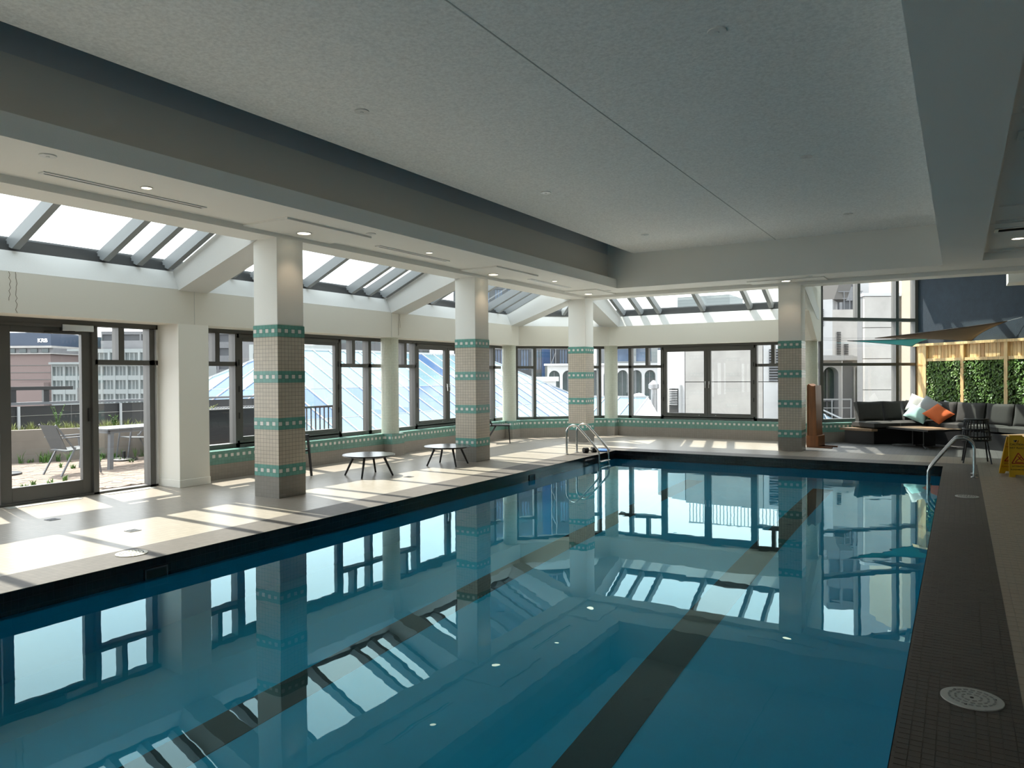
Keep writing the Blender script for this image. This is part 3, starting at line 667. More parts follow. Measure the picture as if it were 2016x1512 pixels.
# lids, drains, floor grilles
M_lidmark = mat('lid_marks', (.26, .26, .245), .6)
def lid(loc, r, label, m_):
    t = thing('skimmer_lid', label, 'lid', loc, random.uniform(0, 2), 'round skimmer lids in the pool border')
    MB().lathe([(r, 0), (r, .006), (r*.93, .0075)], 48).build('rim', m_, t, smooth=True)
    MB().lathe([(r*.91, 0), (r*.91, .0075), (.001, .008)], 48).build('cover', m_, t, smooth=True)
    for k in range(3):
        a = k*2.09; MB().lathe([(.007, .0), (.007, .0095)], 10, (r*.75*math.cos(a), r*.75*math.sin(a), 0)).build('screw_hole', M_dark, t)
    MB().lathe([(.009, 0), (.009, .0098)], 10).build('screw_hole', M_dark, t)
    w = MB()
    for ring, n in ((.3, 8), (.52, 14), (.72, 20)):
        for k in range(n):
            a = 2*math.pi*k/n; x, y = r*ring*math.cos(a), r*ring*math.sin(a)
            w.bar((x-.010*math.sin(a), y+.010*math.cos(a), .0085), (x+.010*math.sin(a), y-.010*math.cos(a), .0085), .009, .003)
    w.build('grip_pattern', M_lidmark, t, kind='stuff')
lid((.05, 4.28, .0024), .135, 'round grey skimmer lid in the dark border closest to the camera', M_lid)
lid((.08, 11.32, .001), .135, 'round pale skimmer lid in the dark border nearer the ladder rails', M_lid)
lid((-6.50, 4.05, .001), .135, 'round cream skimmer lid in the sunlit window side border', M_lidw)
def drain(loc, label):
    t = thing('floor_drain', label, 'drain', loc, 0, 'small square floor drains in the deck')
    MB().box(-.06, .06, -.06, -.05, 0, .004).box(-.06, .06, .05, .06, 0, .004).box(-.06, -.05, -.05, .05, 0, .004).box(.05, .06, -.05, .05, 0, .004).build('drain_frame', M_greymetal, t)
    MB().box(-.05, .05, -.05, .05, 0, .001).build('drain_well', M_dark, t)
    g = MB()
    for k in range(5): g.box(-.05, .05, -.044+k*.02, -.036+k*.02, .001, .0035)
    g.build('drain_grate', M_greymetal, t)
drain((-7.47, 4.67, .001), 'small square drain in the sunlit deck before the first pillar')
drain((-8.88, 4.59, .001), 'small square drain in the shaded deck near the terrace door')
drain((-7.57, 9.39, .001), 'small square drain in the sunlit deck beside the first round table')
def grille(loc, n, label):
    t = thing('floor_grille', label, 'grille', loc, 0, 'long slotted floor grilles by the terrace glazing')
    m = MB(); m.box(-.075, -.062, -n/2, n/2, 0, .005).box(.062, .075, -n/2, n/2, 0, .005).box(-.062, .062, -n/2, -n/2+.012, 0, .005).box(-.062, .062, n/2-.012, n/2, 0, .005).build('grille_frame', M_lid, t)
    MB().box(-.062, .062, -n/2, n/2, 0, .001).build('grille_well', M_dark, t)
    for k in range(6): MB().box(-.056+k*.02, -.044+k*.02, -n/2+.012, n/2-.012, .001, .004).build('grille_bar', M_lid, t)
grille((-10.14, 5.15, .001), .9, 'slotted floor grille inside the terrace door')
grille((-10.16, 6.33, .001), .7, 'slotted floor grille inside the sidelight')

# brown wooden stand leaning by the pillar
ws = thing('wooden_stand', 'tall narrow brown wooden stand upright against the last pillar, on two feet', 'stand', (-2.68, 17.4, 0), math.radians(-8))
m = MB(); m.slab([(-.17, -.05, .03), (.02, -.05, .03), (-.015, -.05, 1.36), (-.055, -.05, 1.345), (-.10, -.05, 1.35), (-.17, -.05, 1.395)], (0, .42, 0)); m.build('upright_panel', M_brownwood, ws, bevel=.004)
MB().box(-.19, -.172, -.06, .38, .03, 1.37).build('side_rail', M_brownwood, ws)
MB().box(-.20, .055, -.065, .39, .03, .26).build('base_box', M_brownwood, ws, bevel=.004)
for y in (-.03, .36): MB().box(-.2, .33, y-.025, y+.025, 0, .03).build('foot', M_brownwood, ws)
MB().box(-.205, -.19, -.02, .02, .24, .27).build('catch', M_chrome, ws)

# yellow wet floor sign: two hinged panels with printed text
sg = thing('wet_floor_sign', 'yellow folding wet floor sign with red slip triangles standing on the aisle tiles', 'sign', (.745, 14.05, 0), math.radians(14))
def sign_panel(front):
    s = -1 if front else 1
    def P(u, z, o=0): return (u, s*(.03+.215*(1-z/.62))+s*o, z)
    pr = [(-.155, .0), (-.155, .03), (-.105, .62-.02), (-.085, .62), (.085, .62), (.105, .60), (.155, .03), (.155, 0), (.075, 0), (.065, .035), (-.065, .035), (-.075, 0)]
    hole = [(-.045, .555), (-.03, .515), (.03, .515), (.045, .555)]
    m = MB()   # panel built from strips around the hand hole
    def strip(pts): m.slab([P(u, z) for u, z in pts], (0, -s*.012, 0))
    strip([(-.155, 0), (-.075, 0), (-.065, .035), (-.1525, .035)]); strip([(.075, 0), (.155, 0), (.1525, .035), (.065, .035)])
    strip([(-.1525, .035), (.1525, .035), (.1135, .515), (-.1135, .515)])
    strip([(-.1135, .515), (-.03, .515), (-.045, .555), (-.110, .555)]); strip([(.03, .515), (.1135, .515), (.110, .555), (.045, .555)])
    strip([(-.110, .555), (.110, .555), (.105, .60), (.085, .62), (-.085, .62), (-.105, .60)])
    o = m.build('front_panel' if front else 'back_panel', M_yellow, sg)
    e = MB()
    for q in ((-1, 1)): e.bar(P(q*.150, .04, .004), P(q*.104, .60, .004), .010, .014)
    e.build('edge_rib', M_yellow, o)
    tilt = math.atan2(.215, .62)
    face = 1 if front else -1      # print on the room-facing side of both panels
    def at(z): 
        y = s*(.03+.215*(1-z/.62)) + (-.002 if front else -.0135)
        rx = math.pi/2 - (tilt if front else -tilt)
        return Matrix.Translation((0, y, z)) @ Matrix.Rotation(rx, 4, 'X')
    ink = M_ink if front else M_red
    for z, tx, sz in ((.475, 'CAUTION', .044), (.425, 'WET FLOOR', .040), (.150, 'ATTENTION', .036), (.105, 'PLANCHER MOUILLÉ', .027)): text('lettering', tx, sz, ink, o, at(z), .0012, 'CENTER')
    tri = MB(); A, B_, C_ = Vector((0, .36)), Vector((-.10, .205)), Vector((.10, .205))
    mt = at(0); 
    def loc(p): 
        return (Matrix.Translation((0, at(p.y).translation.y, p.y)) @ Vector((p.x, 0, 0)))
    for a, b in ((A, B_), (B_, C_), (C_, A)): tri.bar(loc(a), loc(b), .014, .003, (0, 1, 0))
    for a, b in (((-.012, .315), (.014, .275)), ((.014, .275), (-.018, .262)), ((.014, .275), (.045, .245)), ((-.018, .262), (-.05, .228)), ((.005, .290), (.04, .30)), ((-.055, .222), (.055, .222))):
        tri.bar(loc(Vector(a)), loc(Vector(b)), .012, .003, (0, 1, 0))
    tri.build('slip_triangle', M_red, o)
sign_panel(True); sign_panel(False)
MB().tube([(-.09, 0, .612), (.09, 0, .612)], .018, 10).build('hinge', M_yellow, sg, smooth=True)

# ================================================================== LOUNGE CORNER
def GW(u, off, z): return (-2.75+u/R2+off/R2, 19.25+u/R2-off/R2, z)
RG, RW = math.pi/4, -math.pi/4
def pillow_mesh(w, h, d, edge=.12, p=2.6, seam=True):
    """soft cushion in the local XZ plane, thickness along Y"""
    n = 12; m = MB(); vs = []; fs = []
    for side in (-1, 1):
        for j in range(n+1):
            for i in range(n+1):
                u = -1+2*i/n; v = -1+2*j/n
                t = (max(0, 1-abs(u)**p)*max(0, 1-abs(v)**p))**.45
                pin = 1-.05*(1-abs(v))*abs(u)**4; pv = 1-.05*(1-abs(u))*abs(v)**4
                vs.append((u*w/2*pin, side*d/2*(edge+(1-edge)*t), v*h/2*pv))
    q = (n+1)**2
    for sd in range(2):
        for j in range(n):
            for i in range(n):
                a = sd*q+j*(n+1)+i; f = (a, a+1, a+n+2, a+n+1)
                fs.append(f if sd == 0 else f[::-1])
    rim = [i for i in range(n+1)] + [j*(n+1)+n for j in range(1, n+1)] + [n*(n+1)+i for i in range(n-1, -1, -1)] + [j*(n+1) for j in range(n-1, 0, -1)]
    for a, b in zip(rim, rim[1:]+rim[:1]): fs.append((b, a, a+q, b+q))
    return m.add(vs, fs)
sofa = thing('sectional_sofa', 'long charcoal fabric sectional sofa filling the corner under the ivy panels', 'sofa', (0, 0, 0))
def at_g(o, u, off, z): o.location = GW(u, off, z); o.rotation_euler = (0, 0, RG)
def at_w(o, s, off, z): o.location = VW(s, off, z); o.rotation_euler = (0, 0, RW)
pl = MB(); pl.slab([GW(.02, .45, .30), GW(.30, 1.17, .30), GW(.46, 1.17, .30), GW(.46, .45, .30)], (0, 0, .05)); pl.build('platform_deck', M_tabwood, sofa)
MB().slab([GW(.12, .5, .0), GW(.42, 1.1, .0), GW(2.4, 1.1, .0), GW(2.4, .5, .0)], (0, 0, .30)).build('base', M_blk, sofa)
MB().slab([GW(.46, .5, .30), GW(.46, 1.15, .30), GW(2.4, 1.15, .30), GW(2.4, .5, .30)], (0, 0, .05)).build('seat_frame', M_blk, sofa)
MB().slab([VW(.3, .78, 0), VW(4.3, .78, 0), VW(4.3, .12, 0), VW(.3, .12, 0)], (0, 0, .345)).build('base', M_blk, sofa)
def cush(name, w, h, d, fn, a, off, z, tilt=0, flat=False):
    o = pillow_mesh(w, h, d, .55, 5).build(name, M_sofa, sofa, smooth=True); fn(o, a, off, z)
    o.rotation_euler = (math.pi/2 if flat else tilt, 0, o.rotation_euler.z)
for u, w in ((.72, .70), (1.43, .70), (2.05, .52)): cush('seat_cushion', w, .74, .16, at_g, u, .80, .43, flat=True)
for s, w in ((.55, .55), (1.20, .74), (1.95, .74), (2.70, .74), (3.45, .74)): cush('seat_cushion', w, .68, .16, at_w, s, .44, .43, flat=True)
for u, w in ((.76, .68), (1.38, .50)): cush('back_cushion', w, .47, .22, at_g, u, .52, .715, -.16)
for s, w in ((.40, .62), (1.38, .50), (2.02, .74), (2.75, .66), (3.43, .66)): cush('back_cushion', w, .47, .22, at_w, s, .34, .715, -.16)
cush('back_cushion', .62, .47, .2, at_g, 2.02, .50, .715, -.16)
def throw(label, matl, pos, rz, tilt, roll, w=.44, pat=False):
    o = pillow_mesh(w, w, .15, .05, 2.4).build('throw_pillow', matl, None, smooth=True)
    o.location = pos; o.rotation_mode = 'YXZ'; o.rotation_euler = (tilt, roll, rz)
    tag(o, label, 'pillow', 'loose pillows in the sofa corner')
    MB().tube([(-w/2*.97, 0, -w/2*.97), (0, 0, -w/2*.96), (w/2*.97, 0, -w/2*.97)], .004, 5).build('seam', matl, o)
pm = lambda n, c: mat(n, c, .9, bump=.2, bscale=250, var=.06)
throw('orange throw pillow lying tilted on the sofa seat', pm('orange_cotton', (.62, .13, .035)), (-.42, 19.58, .68), .1, -.80, .80, .46)
throw('pale grey speckled throw pillow propped behind the orange one', pm('speckled_cotton', (.42, .42, .42)), (-.24, 19.86, .76), -.6, -.45, .25, .40)
throw('mint green throw pillow leaning low at the sofa corner', pm('mint_cotton', (.40, .62, .58)), (-.84, 19.68, .67), .3, -.80, .62, .46)
throw('white throw pillow standing in the sofa corner above the mint one', pm('white_cotton', (.78, .76, .72)), (-.84, 20.06, .85), .3, -.40, .45, .46)
throw('light grey throw pillow overlapping the white one', pm('grey_cotton', (.38, .38, .39)), (-.62, 19.84, .83), .0, -.45, .62, .42)

def lounge_table(loc, rz, sx, sy, h, label):
    t = thing('lounge_table', label, 'table', loc, rz, 'low slatted wood tables in the lounge')
    n = 9
    for k in range(n): MB().box(-sx/2+.02, sx/2-.02, -sy/2+.02+k*(sy-.04)/n+.003, -sy/2+.02+(k+1)*(sy-.04)/n-.003, h-.022, h).build('slat', M_tabwood, t)
    f = MB(); f.box(-sx/2, sx/2, -sy/2, -sy/2+.02, h-.04, h).box(-sx/2, sx/2, sy/2-.02, sy/2, h-.04, h).box(-sx/2, -sx/2+.02, -sy/2, sy/2, h-.04, h).box(sx/2-.02, sx/2, -sy/2, sy/2, h-.04, h).box(-sx/2, sx/2, -.03, .03, h-.045, h-.023).box(-.03, .03, -sy/2, sy/2, h-.045, h-.023)
    f.build('edge_frame', M_blk, t)
    c = MB(); c.box(-.17, -.14, -.15, .15, .03, h-.04).box(.14, .17, -.15, .15, .03, h-.04); c.build('pedestal', M_blk, t)
    for a in range(4):
        x, y = (.42*sx*(1 if a in (0, 3) else -1), .42*sy*(1 if a < 2 else -1))
        MB().bar((x*.25, y*.25, .022), (x, y, .012), .06, .024).build('foot', M_greymetal, t)
    return t
lounge_table((-.68, 18.68, 0), RW, 1.20, .90, .41, 'low wooden slat table on a black cross base before the sofa')
lounge_table((1.12, 17.36, 0), RW, .68, .68, .40, 'second low wooden table behind the yellow floor sign')

# pine frame wall with ivy panels
pf = thing('pine_frame', 'pale pine framed screen with vertical boards along the navy wall', 'screen', VW(0, 0, 0), RW)
SE = 4.3
def pb(name, s0, s1, o0, o1, z0, z1, m_): return MB().box(s0, s1, -o1, -o0, z0, z1).build(name, m_, pf, bevel=.003)
pines = [M_pine, M_pine2, M_pine3]
pb('top_cap', .02, SE, .0, .11, 2.27, 2.33, M_pine2); pb('upper_rail', .44, SE, .03, .085, 1.895, 1.965, M_pine2); pb('bottom_rail', .02, SE, .03, .09, .30, .38, M_pine)
for s in (.40, 1.50, 2.63, 3.75): pb('post', s-.045, s+.045, .03, .10, .0, 2.27, M_pine2 if s != 1.50 else M_pine)
x = .03
while x < .34: pb('board', x, x+.105, .02, .055, .30, 2.27, random.choice(pines)); x += .109
x = .45
while x < SE-.1:
    if all(abs(x+.05-s) > .05 for s in (1.50, 2.63, 3.75)): pb('board', x, x+random.uniform(.085, .098), .01+random.uniform(0, .006), .035, 1.96, 2.27, random.choice(pines))
    x += .1
pb('mullion_shadow_strip', .03, .40, .055, .062, 1.80, 1.85, M_pine3)  # darker strip standing in for the mullion's shadow on the boards
def ivy(s0, s1, label):
    t = thing('ivy_panel', label, 'plant panel', VW(s0, 0, 0), RW, 'square green ivy panels in the pine frame')
    wd = s1-s0; MB().box(0, wd, -.04, -.03, .38, 1.89).build('backing', mat('ivy_backing', (.02, .04, .012), .9), t)
    m = MB(); n = int(1500*wd)
    for k in range(n):
        x = random.uniform(.0, wd); z = random.uniform(.38, 1.89); y = -.045-random.uniform(0, .06); r = random.uniform(.030, .052)
        a = random.gauss(-math.pi/2, .9); tx = random.uniform(-.6, .6); tl = random.uniform(.15, 1.0)
        d = Vector((math.cos(a), -tl*.75, math.sin(a))).normalized(); sd = d.cross(Vector((tx, -1, .2))).normalized(); nn_ = sd.cross(d)
        c = Vector((x, y, z)); q = [c-d*r*.4, c+sd*r*.62-d*r*.1+nn_*.012, c+sd*r*.30+d*r*.45, c+d*r, c-sd*r*.30+d*r*.45, c-sd*r*.62-d*r*.1+nn_*.012]
        m.add(q, [(0, 1, 2, 3), (0, 3, 4, 5)])
    m.build('leaves', M_leaf, t, kind='stuff')
ivy(.46, 1.46, 'square ivy panel nearest the glazed corner, behind the throw pillows'); ivy(1.55, 2.585, 'ivy panel between two pine posts, behind the middle sofa cushions'); ivy(2.68, 3.70, 'brightly sunlit ivy panel cut by the picture edge')

# shade sails on wires
def sail(label, A, B, Cc, m_, wires, mid=.08):
    t = thing('shade_sail', label, 'shade sail', (0, 0, 0), 0, 'triangular shade sails over the lounge')
    A, B, Cc = Vector(A), Vector(B), Vector(Cc); n = 10; vs = []; idx = {}
    for i in range(n+1):
        for j in range(n+1-i):
            a, b, c = 1-(i+j)/n, i/n, j/n
            p = A*a+B*b+Cc*c; cen = (A+B+Cc)/3
            e = 27*a*b*c; edge = 4*(a*b*(c < 1e-6)+b*c*(a < 1e-6)+a*c*(b < 1e-6))
            p = p + (cen-p)*(.13*max(0, 1-9*min(a, b, c))*4*max(a*b, b*c, a*c)) - Vector((0, 0, mid*e*.5))
            idx[i, j] = len(vs); vs.append(p)
    fs = []
    for i in range(n):
        for j in range(n-i):
            fs.append((idx[i, j], idx[i+1, j], idx[i, j+1]))
            if i+j < n-1: fs.append((idx[i+1, j], idx[i+1, j+1], idx[i, j+1]))
    o = MB().add(vs, fs).build('canvas', m_, t, smooth=True)
    so_ = o.modifiers.new('thickness', 'SOLIDIFY'); so_.thickness = .006
    rope = MB()
    for a, b in ((lambda f: idx[round(f*n), 0],)*2,): pass
    for e in ([idx[i, 0] for i in range(n+1)], [idx[0, j] for j in range(n+1)], [idx[i, n-i] for i in range(n+1)]): rope.tube([vs[k] for k in e], .009, 6)
    rope.build('hem', M_greymetal if m_ is not M_brownsail else M_brownhem, t)
    for a, b in wires: MB().tube([a, b], .003, 5).build('wire', M_greymetal, t)
M_brownsail = mat('brown_canvas', (.20, .15, .11), .85, bump=.1, bscale=300); M_brownhem = mat('brown_hem', (.05, .035, .03), .8); M_tealsail = mat('teal_canvas', (.015, .34, .40), .8, bump=.1, bscale=300)
sail('brown triangular shade sail stretched to the navy wall', (-1.69, 19.2, 2.43), (.87, 19.09, 2.71), (.22, 19.66, 2.33), M_brownsail, [((-1.69, 19.2, 2.43), (-3.02, 18.9, 2.46)), ((.87, 19.09, 2.71), (1.12, 18.93, 2.77)), ((.22, 19.66, 2.33), (.27, 19.75, 2.33))], .10)
sail('teal triangular shade sail hanging beneath the brown one', (-2.25, 19.0, 2.38), (-1.0, 20.75, 2.27), (-.55, 20.42, 2.45), M_tealsail, [((-2.25, 19.0, 2.39), (-3.02, 18.88, 2.42)), ((-.55, 20.42, 2.45), (-.47, 20.5, 2.46))], .04)

# ================================================================== TERRACE OUTSIDE THE DOORS
te = thing('terrace_floor', None, None, (0, 0, 0), kind='structure')
MB().box(-18.2, -10.62, -8, 10.3, -.35, -.055).build('sand_bed', M_soil, te)
MB().box(-10.62, -10.44, 2.3, 7.0, -.3, -.005).build('threshold', M_conc, te)
pm1 = MB().box(-.098, .098, -.048, .048, -.06, .0).mesh('paver', M_pav); pm1v = [pm1]
for c in ((.40, .30, .24), (.50, .40, .32), (.44, .36, .30)):
    q = pm1.copy(); q.materials.clear(); q.materials.append(mat('brick_paver_tone', tuple(x*.42 for x in c), .85, var=.12, vscale=9)); pm1v.append(q)
cells = []
for i in range(-40, 60):
    for j in range(-40, 60):
        # herringbone: pairs of one lengthwise and one crosswise paver
        bx, by = (i*.2+j*.1), (j*.1*1.0-i*.0)
        ox, oy = i*.4+(j % 4)*.1*1.0, j*.1
        cells.append((ox, oy, 0)); cells.append((ox+.25, oy-.05+.1, 1))
ang = math.radians(24); ca, sa = math.cos(ang), math.sin(ang); spots = []
for x, y, k in cells:
    X = -13.2+x*ca-y*sa-2; Y = 6.5+x*sa+y*ca
    if -15.6 < X < -10.75 and 2.6 < Y < 10.2 and (Y-7.87)*.9 < (X+15.25)*2.0+.25: spots.append((X, Y, k))
spots.sort(key=lambda s: (s[0])**2+(s[1])**2)
vis = [s for s in spots if 4.2 < s[1] < 8.4 and s[0] > -13.9]
single = set(random.sample(range(len(vis)), min(300, len(vis)))) if len(vis) > 300 else set(range(len(vis)))
near = sorted(vis, key=lambda s: s[0]**2+s[1]**2)[:300]; ns = set(near); rest = MB()
for X, Y, k in spots:
    a = ang+(math.pi/2 if k else 0); dz = random.uniform(-.004, .003)
    if (X, Y, k) in ns: link('paver', random.choice(pm1v), te, (X, Y, dz), a)
    else:
        c, s = math.cos(a), math.sin(a)
        rest.slab([(X+u*c-v*s, Y+u*s+v*c, -.06) for u, v in ((-.098, -.048), (.098, -.048), (.098, .048), (-.098, .048))], (0, 0, .06+dz))
rest.build('paver_run', M_pav, te, kind='stuff')
# planter
PD = Vector((.41, .912, 0)); PN = Vector((.912, -.41, 0))
def PP(s, o, z): v = Vector((-15.25, 7.87, 0)) + PD*s + PN*o; return (v.x, v.y, z)
pt = thing('planter_box', 'long low concrete planter bed on the brick terrace', 'planter')
for s0, s1 in ((-3.4, -.75), (-.735, 2.4), (2.415, 3.5)):
    MB().slab([PP(s0, 0, -.05), PP(s1, 0, -.05), PP(s1, -.14, -.05), PP(s0, -.14, -.05)], (0, 0, .68)).build('side_panel', M_planter, pt, bevel=.01)
MB().slab([PP(-3.4, -.14, -.05), PP(3.5, -.14, -.05), PP(3.5, -1.0, -.05), PP(-3.4, -1.0, -.05)], (0, 0, .58)).build('soil', M_soil, pt)
def tuft(m, base, h, n, spread, w=.006):
    for k in range(n):
        a = random.uniform(0, 6.28); r = random.uniform(0, spread); hh = h*random.uniform(.5, 1.1); l = random.uniform(.05, .35)*hh
        p = Vector(base)+Vector((math.cos(a)*r*.4, math.sin(a)*r*.4, 0)); q = p+Vector((math.cos(a)*l*.5, math.sin(a)*l*.5, hh*.65)); t_ = p+Vector((math.cos(a)*(l*1.3+.02), math.sin(a)*(l*1.3+.02), hh))
        sd = Vector((-math.sin(a), math.cos(a), 0))*w
        m.add([p-sd, p+sd, q+sd*.8, q-sd*.8, t_], [(0, 1, 2, 3), (3, 2, 4)])
gm = MB()
for k in range(150): tuft(gm, PP(random.uniform(-1.6, 3.4), -random.uniform(.16, .95), .53), random.uniform(.10, .26), 14, .12)
tag(gm.build('planter_grass', M_grass, kind='stuff'), 'dry yellow green grass filling the concrete planter', 'grass')
def shrub(pos, h, n, label, m_, arch=False):
    t = thing('planter_shrub', label, 'plant', pos, 0, 'taller plants in the planter'); lm = MB(); st = MB()
    for k in range(n):
        a = random.uniform(0, 6.28); l = h*random.uniform(.6, 1); sp = (.55 if arch else .25)*l
        pts = [(0, 0, 0), (math.cos(a)*sp*.4, math.sin(a)*sp*.4, l*.7), (math.cos(a)*sp, math.sin(a)*sp, l*(.85 if arch else 1.05))]
        st.tube(pts, .004, 4)
        for q in range(10):
            f = random.uniform(.3, 1); P0 = Vector(pts[1])*min(1, f*1.3)*(1 if f < .77 else 1) if f < .77 else Vector(pts[1]).lerp(Vector(pts[2]), (f-.77)/.23)
            b_ = random.uniform(0, 6.28); d = Vector((math.cos(b_), math.sin(b_), random.uniform(-.2, .5)))*random.uniform(.03, .06); s_ = d.cross(Vector((0, 0, 1))).normalized()*.014
            lm.add([P0, P0+d*.5+s_, P0+d, P0+d*.5-s_], [(0, 1, 2, 3)])
    st.build('stems', m_, t); lm.build('leaf_spray', m_, t, kind='stuff')
shrub(PP(.15, -.5, .53), .55, 9, 'thin tall weedy plant at the near end of the planter', M_weed); shrub(PP(1.15, -.35, .53), .34, 16, 'round leafy green plant beside the chair back', M_weed)
shrub(PP(1.95, -.45, .53), .42, 26, 'bushy green plant above the terrace table', M_weed); shrub(PP(2.9, -.4, .53), .62, 30, 'arching grass clump in the planter', M_grass, True); shrub(PP(3.3, -.3, .53), .50, 30, 'arching grass clump at the planter end', M_grass, True)
wm = MB()
for k in range(46):
    if k < 30: p_ = PP(random.uniform(-1.5, 4.2), random.uniform(.03, .3), -.01)
    else: p_ = (random.uniform(-14.4, -11.2), random.uniform(5.0, 8.6), -.01)
    for q in range(3): tuft(wm, (p_[0]+random.uniform(-.06, .06), p_[1]+random.uniform(-.06, .06), p_[2]), random.uniform(.08, .30) if k < 30 else .10, 7, .06, .008)
tag(wm.build('paving_weeds', M_weed, kind='stuff'), 'small green weeds growing in the terrace paving joints', 'weeds')
# terrace chair, table, parasol bases
tcg = thing('terrace_chair', 'dark grey sling armchair on the brick terrace outside the door', 'chair', (-12.93, 7.03, 0))
MB().slab([(-.25, -.24, .40), (.25, -.24, .40), (.25, .26, .43), (-.25, .26, .43)], (0, 0, .014)).build('seat', M_sling, tcg)
MB().slab([(-.24, -.22, .43), (.24, -.22, .43), (.24, -.40, .84), (-.24, -.40, .84)], (0, -.012, .004)).build('backrest', M_sling, tcg)
for sx in (-1, 1):
    MB().bar((sx*.265, -.10, .46), (sx*.275, -.34, 0), .03, .022).build('leg', M_greymetal, tcg); MB().bar((sx*.265, .24, .62), (sx*.275, .32, 0), .03, .022).build('leg', M_greymetal, tcg)
    MB().bar((sx*.255, -.10, .42), (sx*.25, -.41, .85), .028, .022).build('back_post', M_greymetal, tcg); MB().bar((sx*.27, -.31, .63), (sx*.27, .27, .635), .045, .02).build('armrest', M_greymetal, tcg, bevel=.004)
tt = thing('terrace_table', 'grey metal terrace table with slanted legs on the brick paving', 'table', (-13.3, 8.35, 0), math.radians(4))
for k in range(7): MB().box(-.42, .42, -.80+k*.23, -.80+k*.23+.222, .695, .72).build('slat', M_greymetal, tt)
MB().box(-.40, .40, -.78, -.74, .64, .695).box(-.40, .40, .74, .78, .64, .695).box(-.40, -.36, -.78, .78, .64, .695).box(.36, .40, -.78, .78, .64, .695).build('apron', M_greymetal, tt)
for sx in (-1, 1):
    for sy in (-1, 1): MB().slab([(sx*.36-.035, sy*.70-.035, .66), (sx*.36+.035, sy*.70-.035, .66), (sx*.36+.035, sy*.70+.035, .66), (sx*.36-.035, sy*.70+.035, .66)], (sx*.04, sy*.05, -.66)).build('leg', M_greymetal, tt)
tc2 = thing('terrace_chair', 'second dark grey sling armchair beyond the terrace table', 'chair', (-14.25, 9.05, 0), math.radians(170))
for ch in [o for o in list(COL.objects) if o.parent == tcg]:
    c_ = ch.copy(); COL.objects.link(c_); c_.parent = tc2
def pbase(loc, label, stub):
    t = thing('parasol_base', label, 'parasol base', loc, 0, 'round black parasol bases')
    MB().lathe([(.25, 0), (.25, .03), (.22, .045), (.001, .05)], 32).build('plate', M_blk, t, smooth=True); MB().tube([(0, 0, .04), (0, 0, stub)], .035, 14).build('pole_socket', M_blk, t, smooth=True)
pbase((-13.75, 6.35, 0), 'round black parasol base with a pole stub near the door', .38); pbase((-14.1, 8.65, 0), 'round black parasol base under the far end of the terrace table', .18)
# dark fence and railing at the terrace edge
fe = thing('terrace_fence', 'black fence with a top rail and white posts behind the planter', 'fence')
for k in range(7): MB().box(-18.0, -17.96, 4.5+k*1.75, 4.5+k*1.75+1.735, -.05, 1.0).build('panel', M_fence, fe)
MB().box(-18.06, -17.92, 4.3, 16.9, 1.03, 1.09).build('top_rail', M_greymetal, fe); MB().box(-17.955, -17.945, 4.3, 16.9, .78, .79).build('wire', M_chrome, fe)
MB().box(-18.10, -17.98, 4.3, 9.8, 1.36, 1.44).build('upper_beam', M_fence, fe)
for y in (7.15, 8.1, 8.45, 9.15, 9.95): MB().box(-18.08, -18.0, y, y+.12, 1.05, 1.40).build('beam_post', M_fence, fe)
for y in (6.2, 7.55, 8.55, 10.9, 11.9): MB().box(-17.94, -17.90, y, y+.05, -.05, 1.0).build('post', M_bar, fe)
ws_ = thing('wind_screen', 'dark glass wind screen panel outside the first casement window', 'screen')
for y0, y1 in ((9.6, 10.75), (10.77, 11.6)): MB().box(-13.56, -13.50, y0, y1, -.05, .93).build('panel', mat('dark_screen', (.02, .022, .024), .12), ws_)
MB().box(-13.58, -13.48, 9.6, 11.62, .93, .955).build('top_rail', M_chrome, ws_)
for k in range(26): MB().lathe([(.022, 0), (.001, .04)], 6, (-13.53, 9.62+k*.078, .955)).build('spike', M_greymetal, ws_)
rl = thing('terrace_railing', 'black vertical bar railing outside the first casement window', 'railing')
MB().box(-13.53, -13.47, 11.75, 13.95, .86, .91).build('top_rail', M_fence, rl); MB().box(-13.52, -13.48, 11.75, 13.95, .05, .09).build('bottom_rail', M_fence, rl)
for k in range(15): MB().box(-13.512, -13.488, 11.85+k*.145, 11.874+k*.145, .08, .87).build('baluster', M_fence, rl)
MB().box(-13.55, -13.45, 13.93, 14.03, -.05, .92).build('end_post', M_fence, rl)

# ================================================================== GLASS PYRAMID ROOF
gp = thing('glass_roof', 'large pale blue hipped glass roof with white glazing bars outside the windows', 'glass roof')
AX, AZ = -26., 2.9; Y0, Y1 = 23.4, 39.4
def front(x, y): return (x, y, AZ-.6*(x-AX))
XB = -18.6
def hipL(x): return Y0-(x-AX)*1.0
def hipR(x): return Y1+(x-AX)*1.1
zrows = [AX, -23.05, -21.15, XB]; rmats = [M_pane1, M_pane2, M_pane3]
ys = [Y0-24+k*1.03 for k in range(55)]
def clip(y, x): return min(max(y, hipL(x)), hipR(x))
for r in range(3):
    xa, xb = zrows[r], zrows[r+1]
    for y0, y1 in zip(ys, ys[1:]):
        q = [(xa, clip(y0, xa)), (xb, clip(y0, xb)), (xb, clip(y1, xb)), (xa, clip(y1, xa))]
        if abs(q[1][1]-q[2][1]) < .02 and abs(q[0][1]-q[3][1]) < .02: continue
        pts = []
        for x, y in q:
            p = front(x, y)
            if not pts or (Vector(p)-Vector(pts[-1])).length > .01: pts.append(p)
        if (Vector(pts[0])-Vector(pts[-1])).length < .01: pts.pop()
        if len(pts) < 3: continue
        MB().slab(pts, (0, 0, .02)).build('glass_pane', rmats[r] if random.random() > .2 else random.choice(rmats), gp)
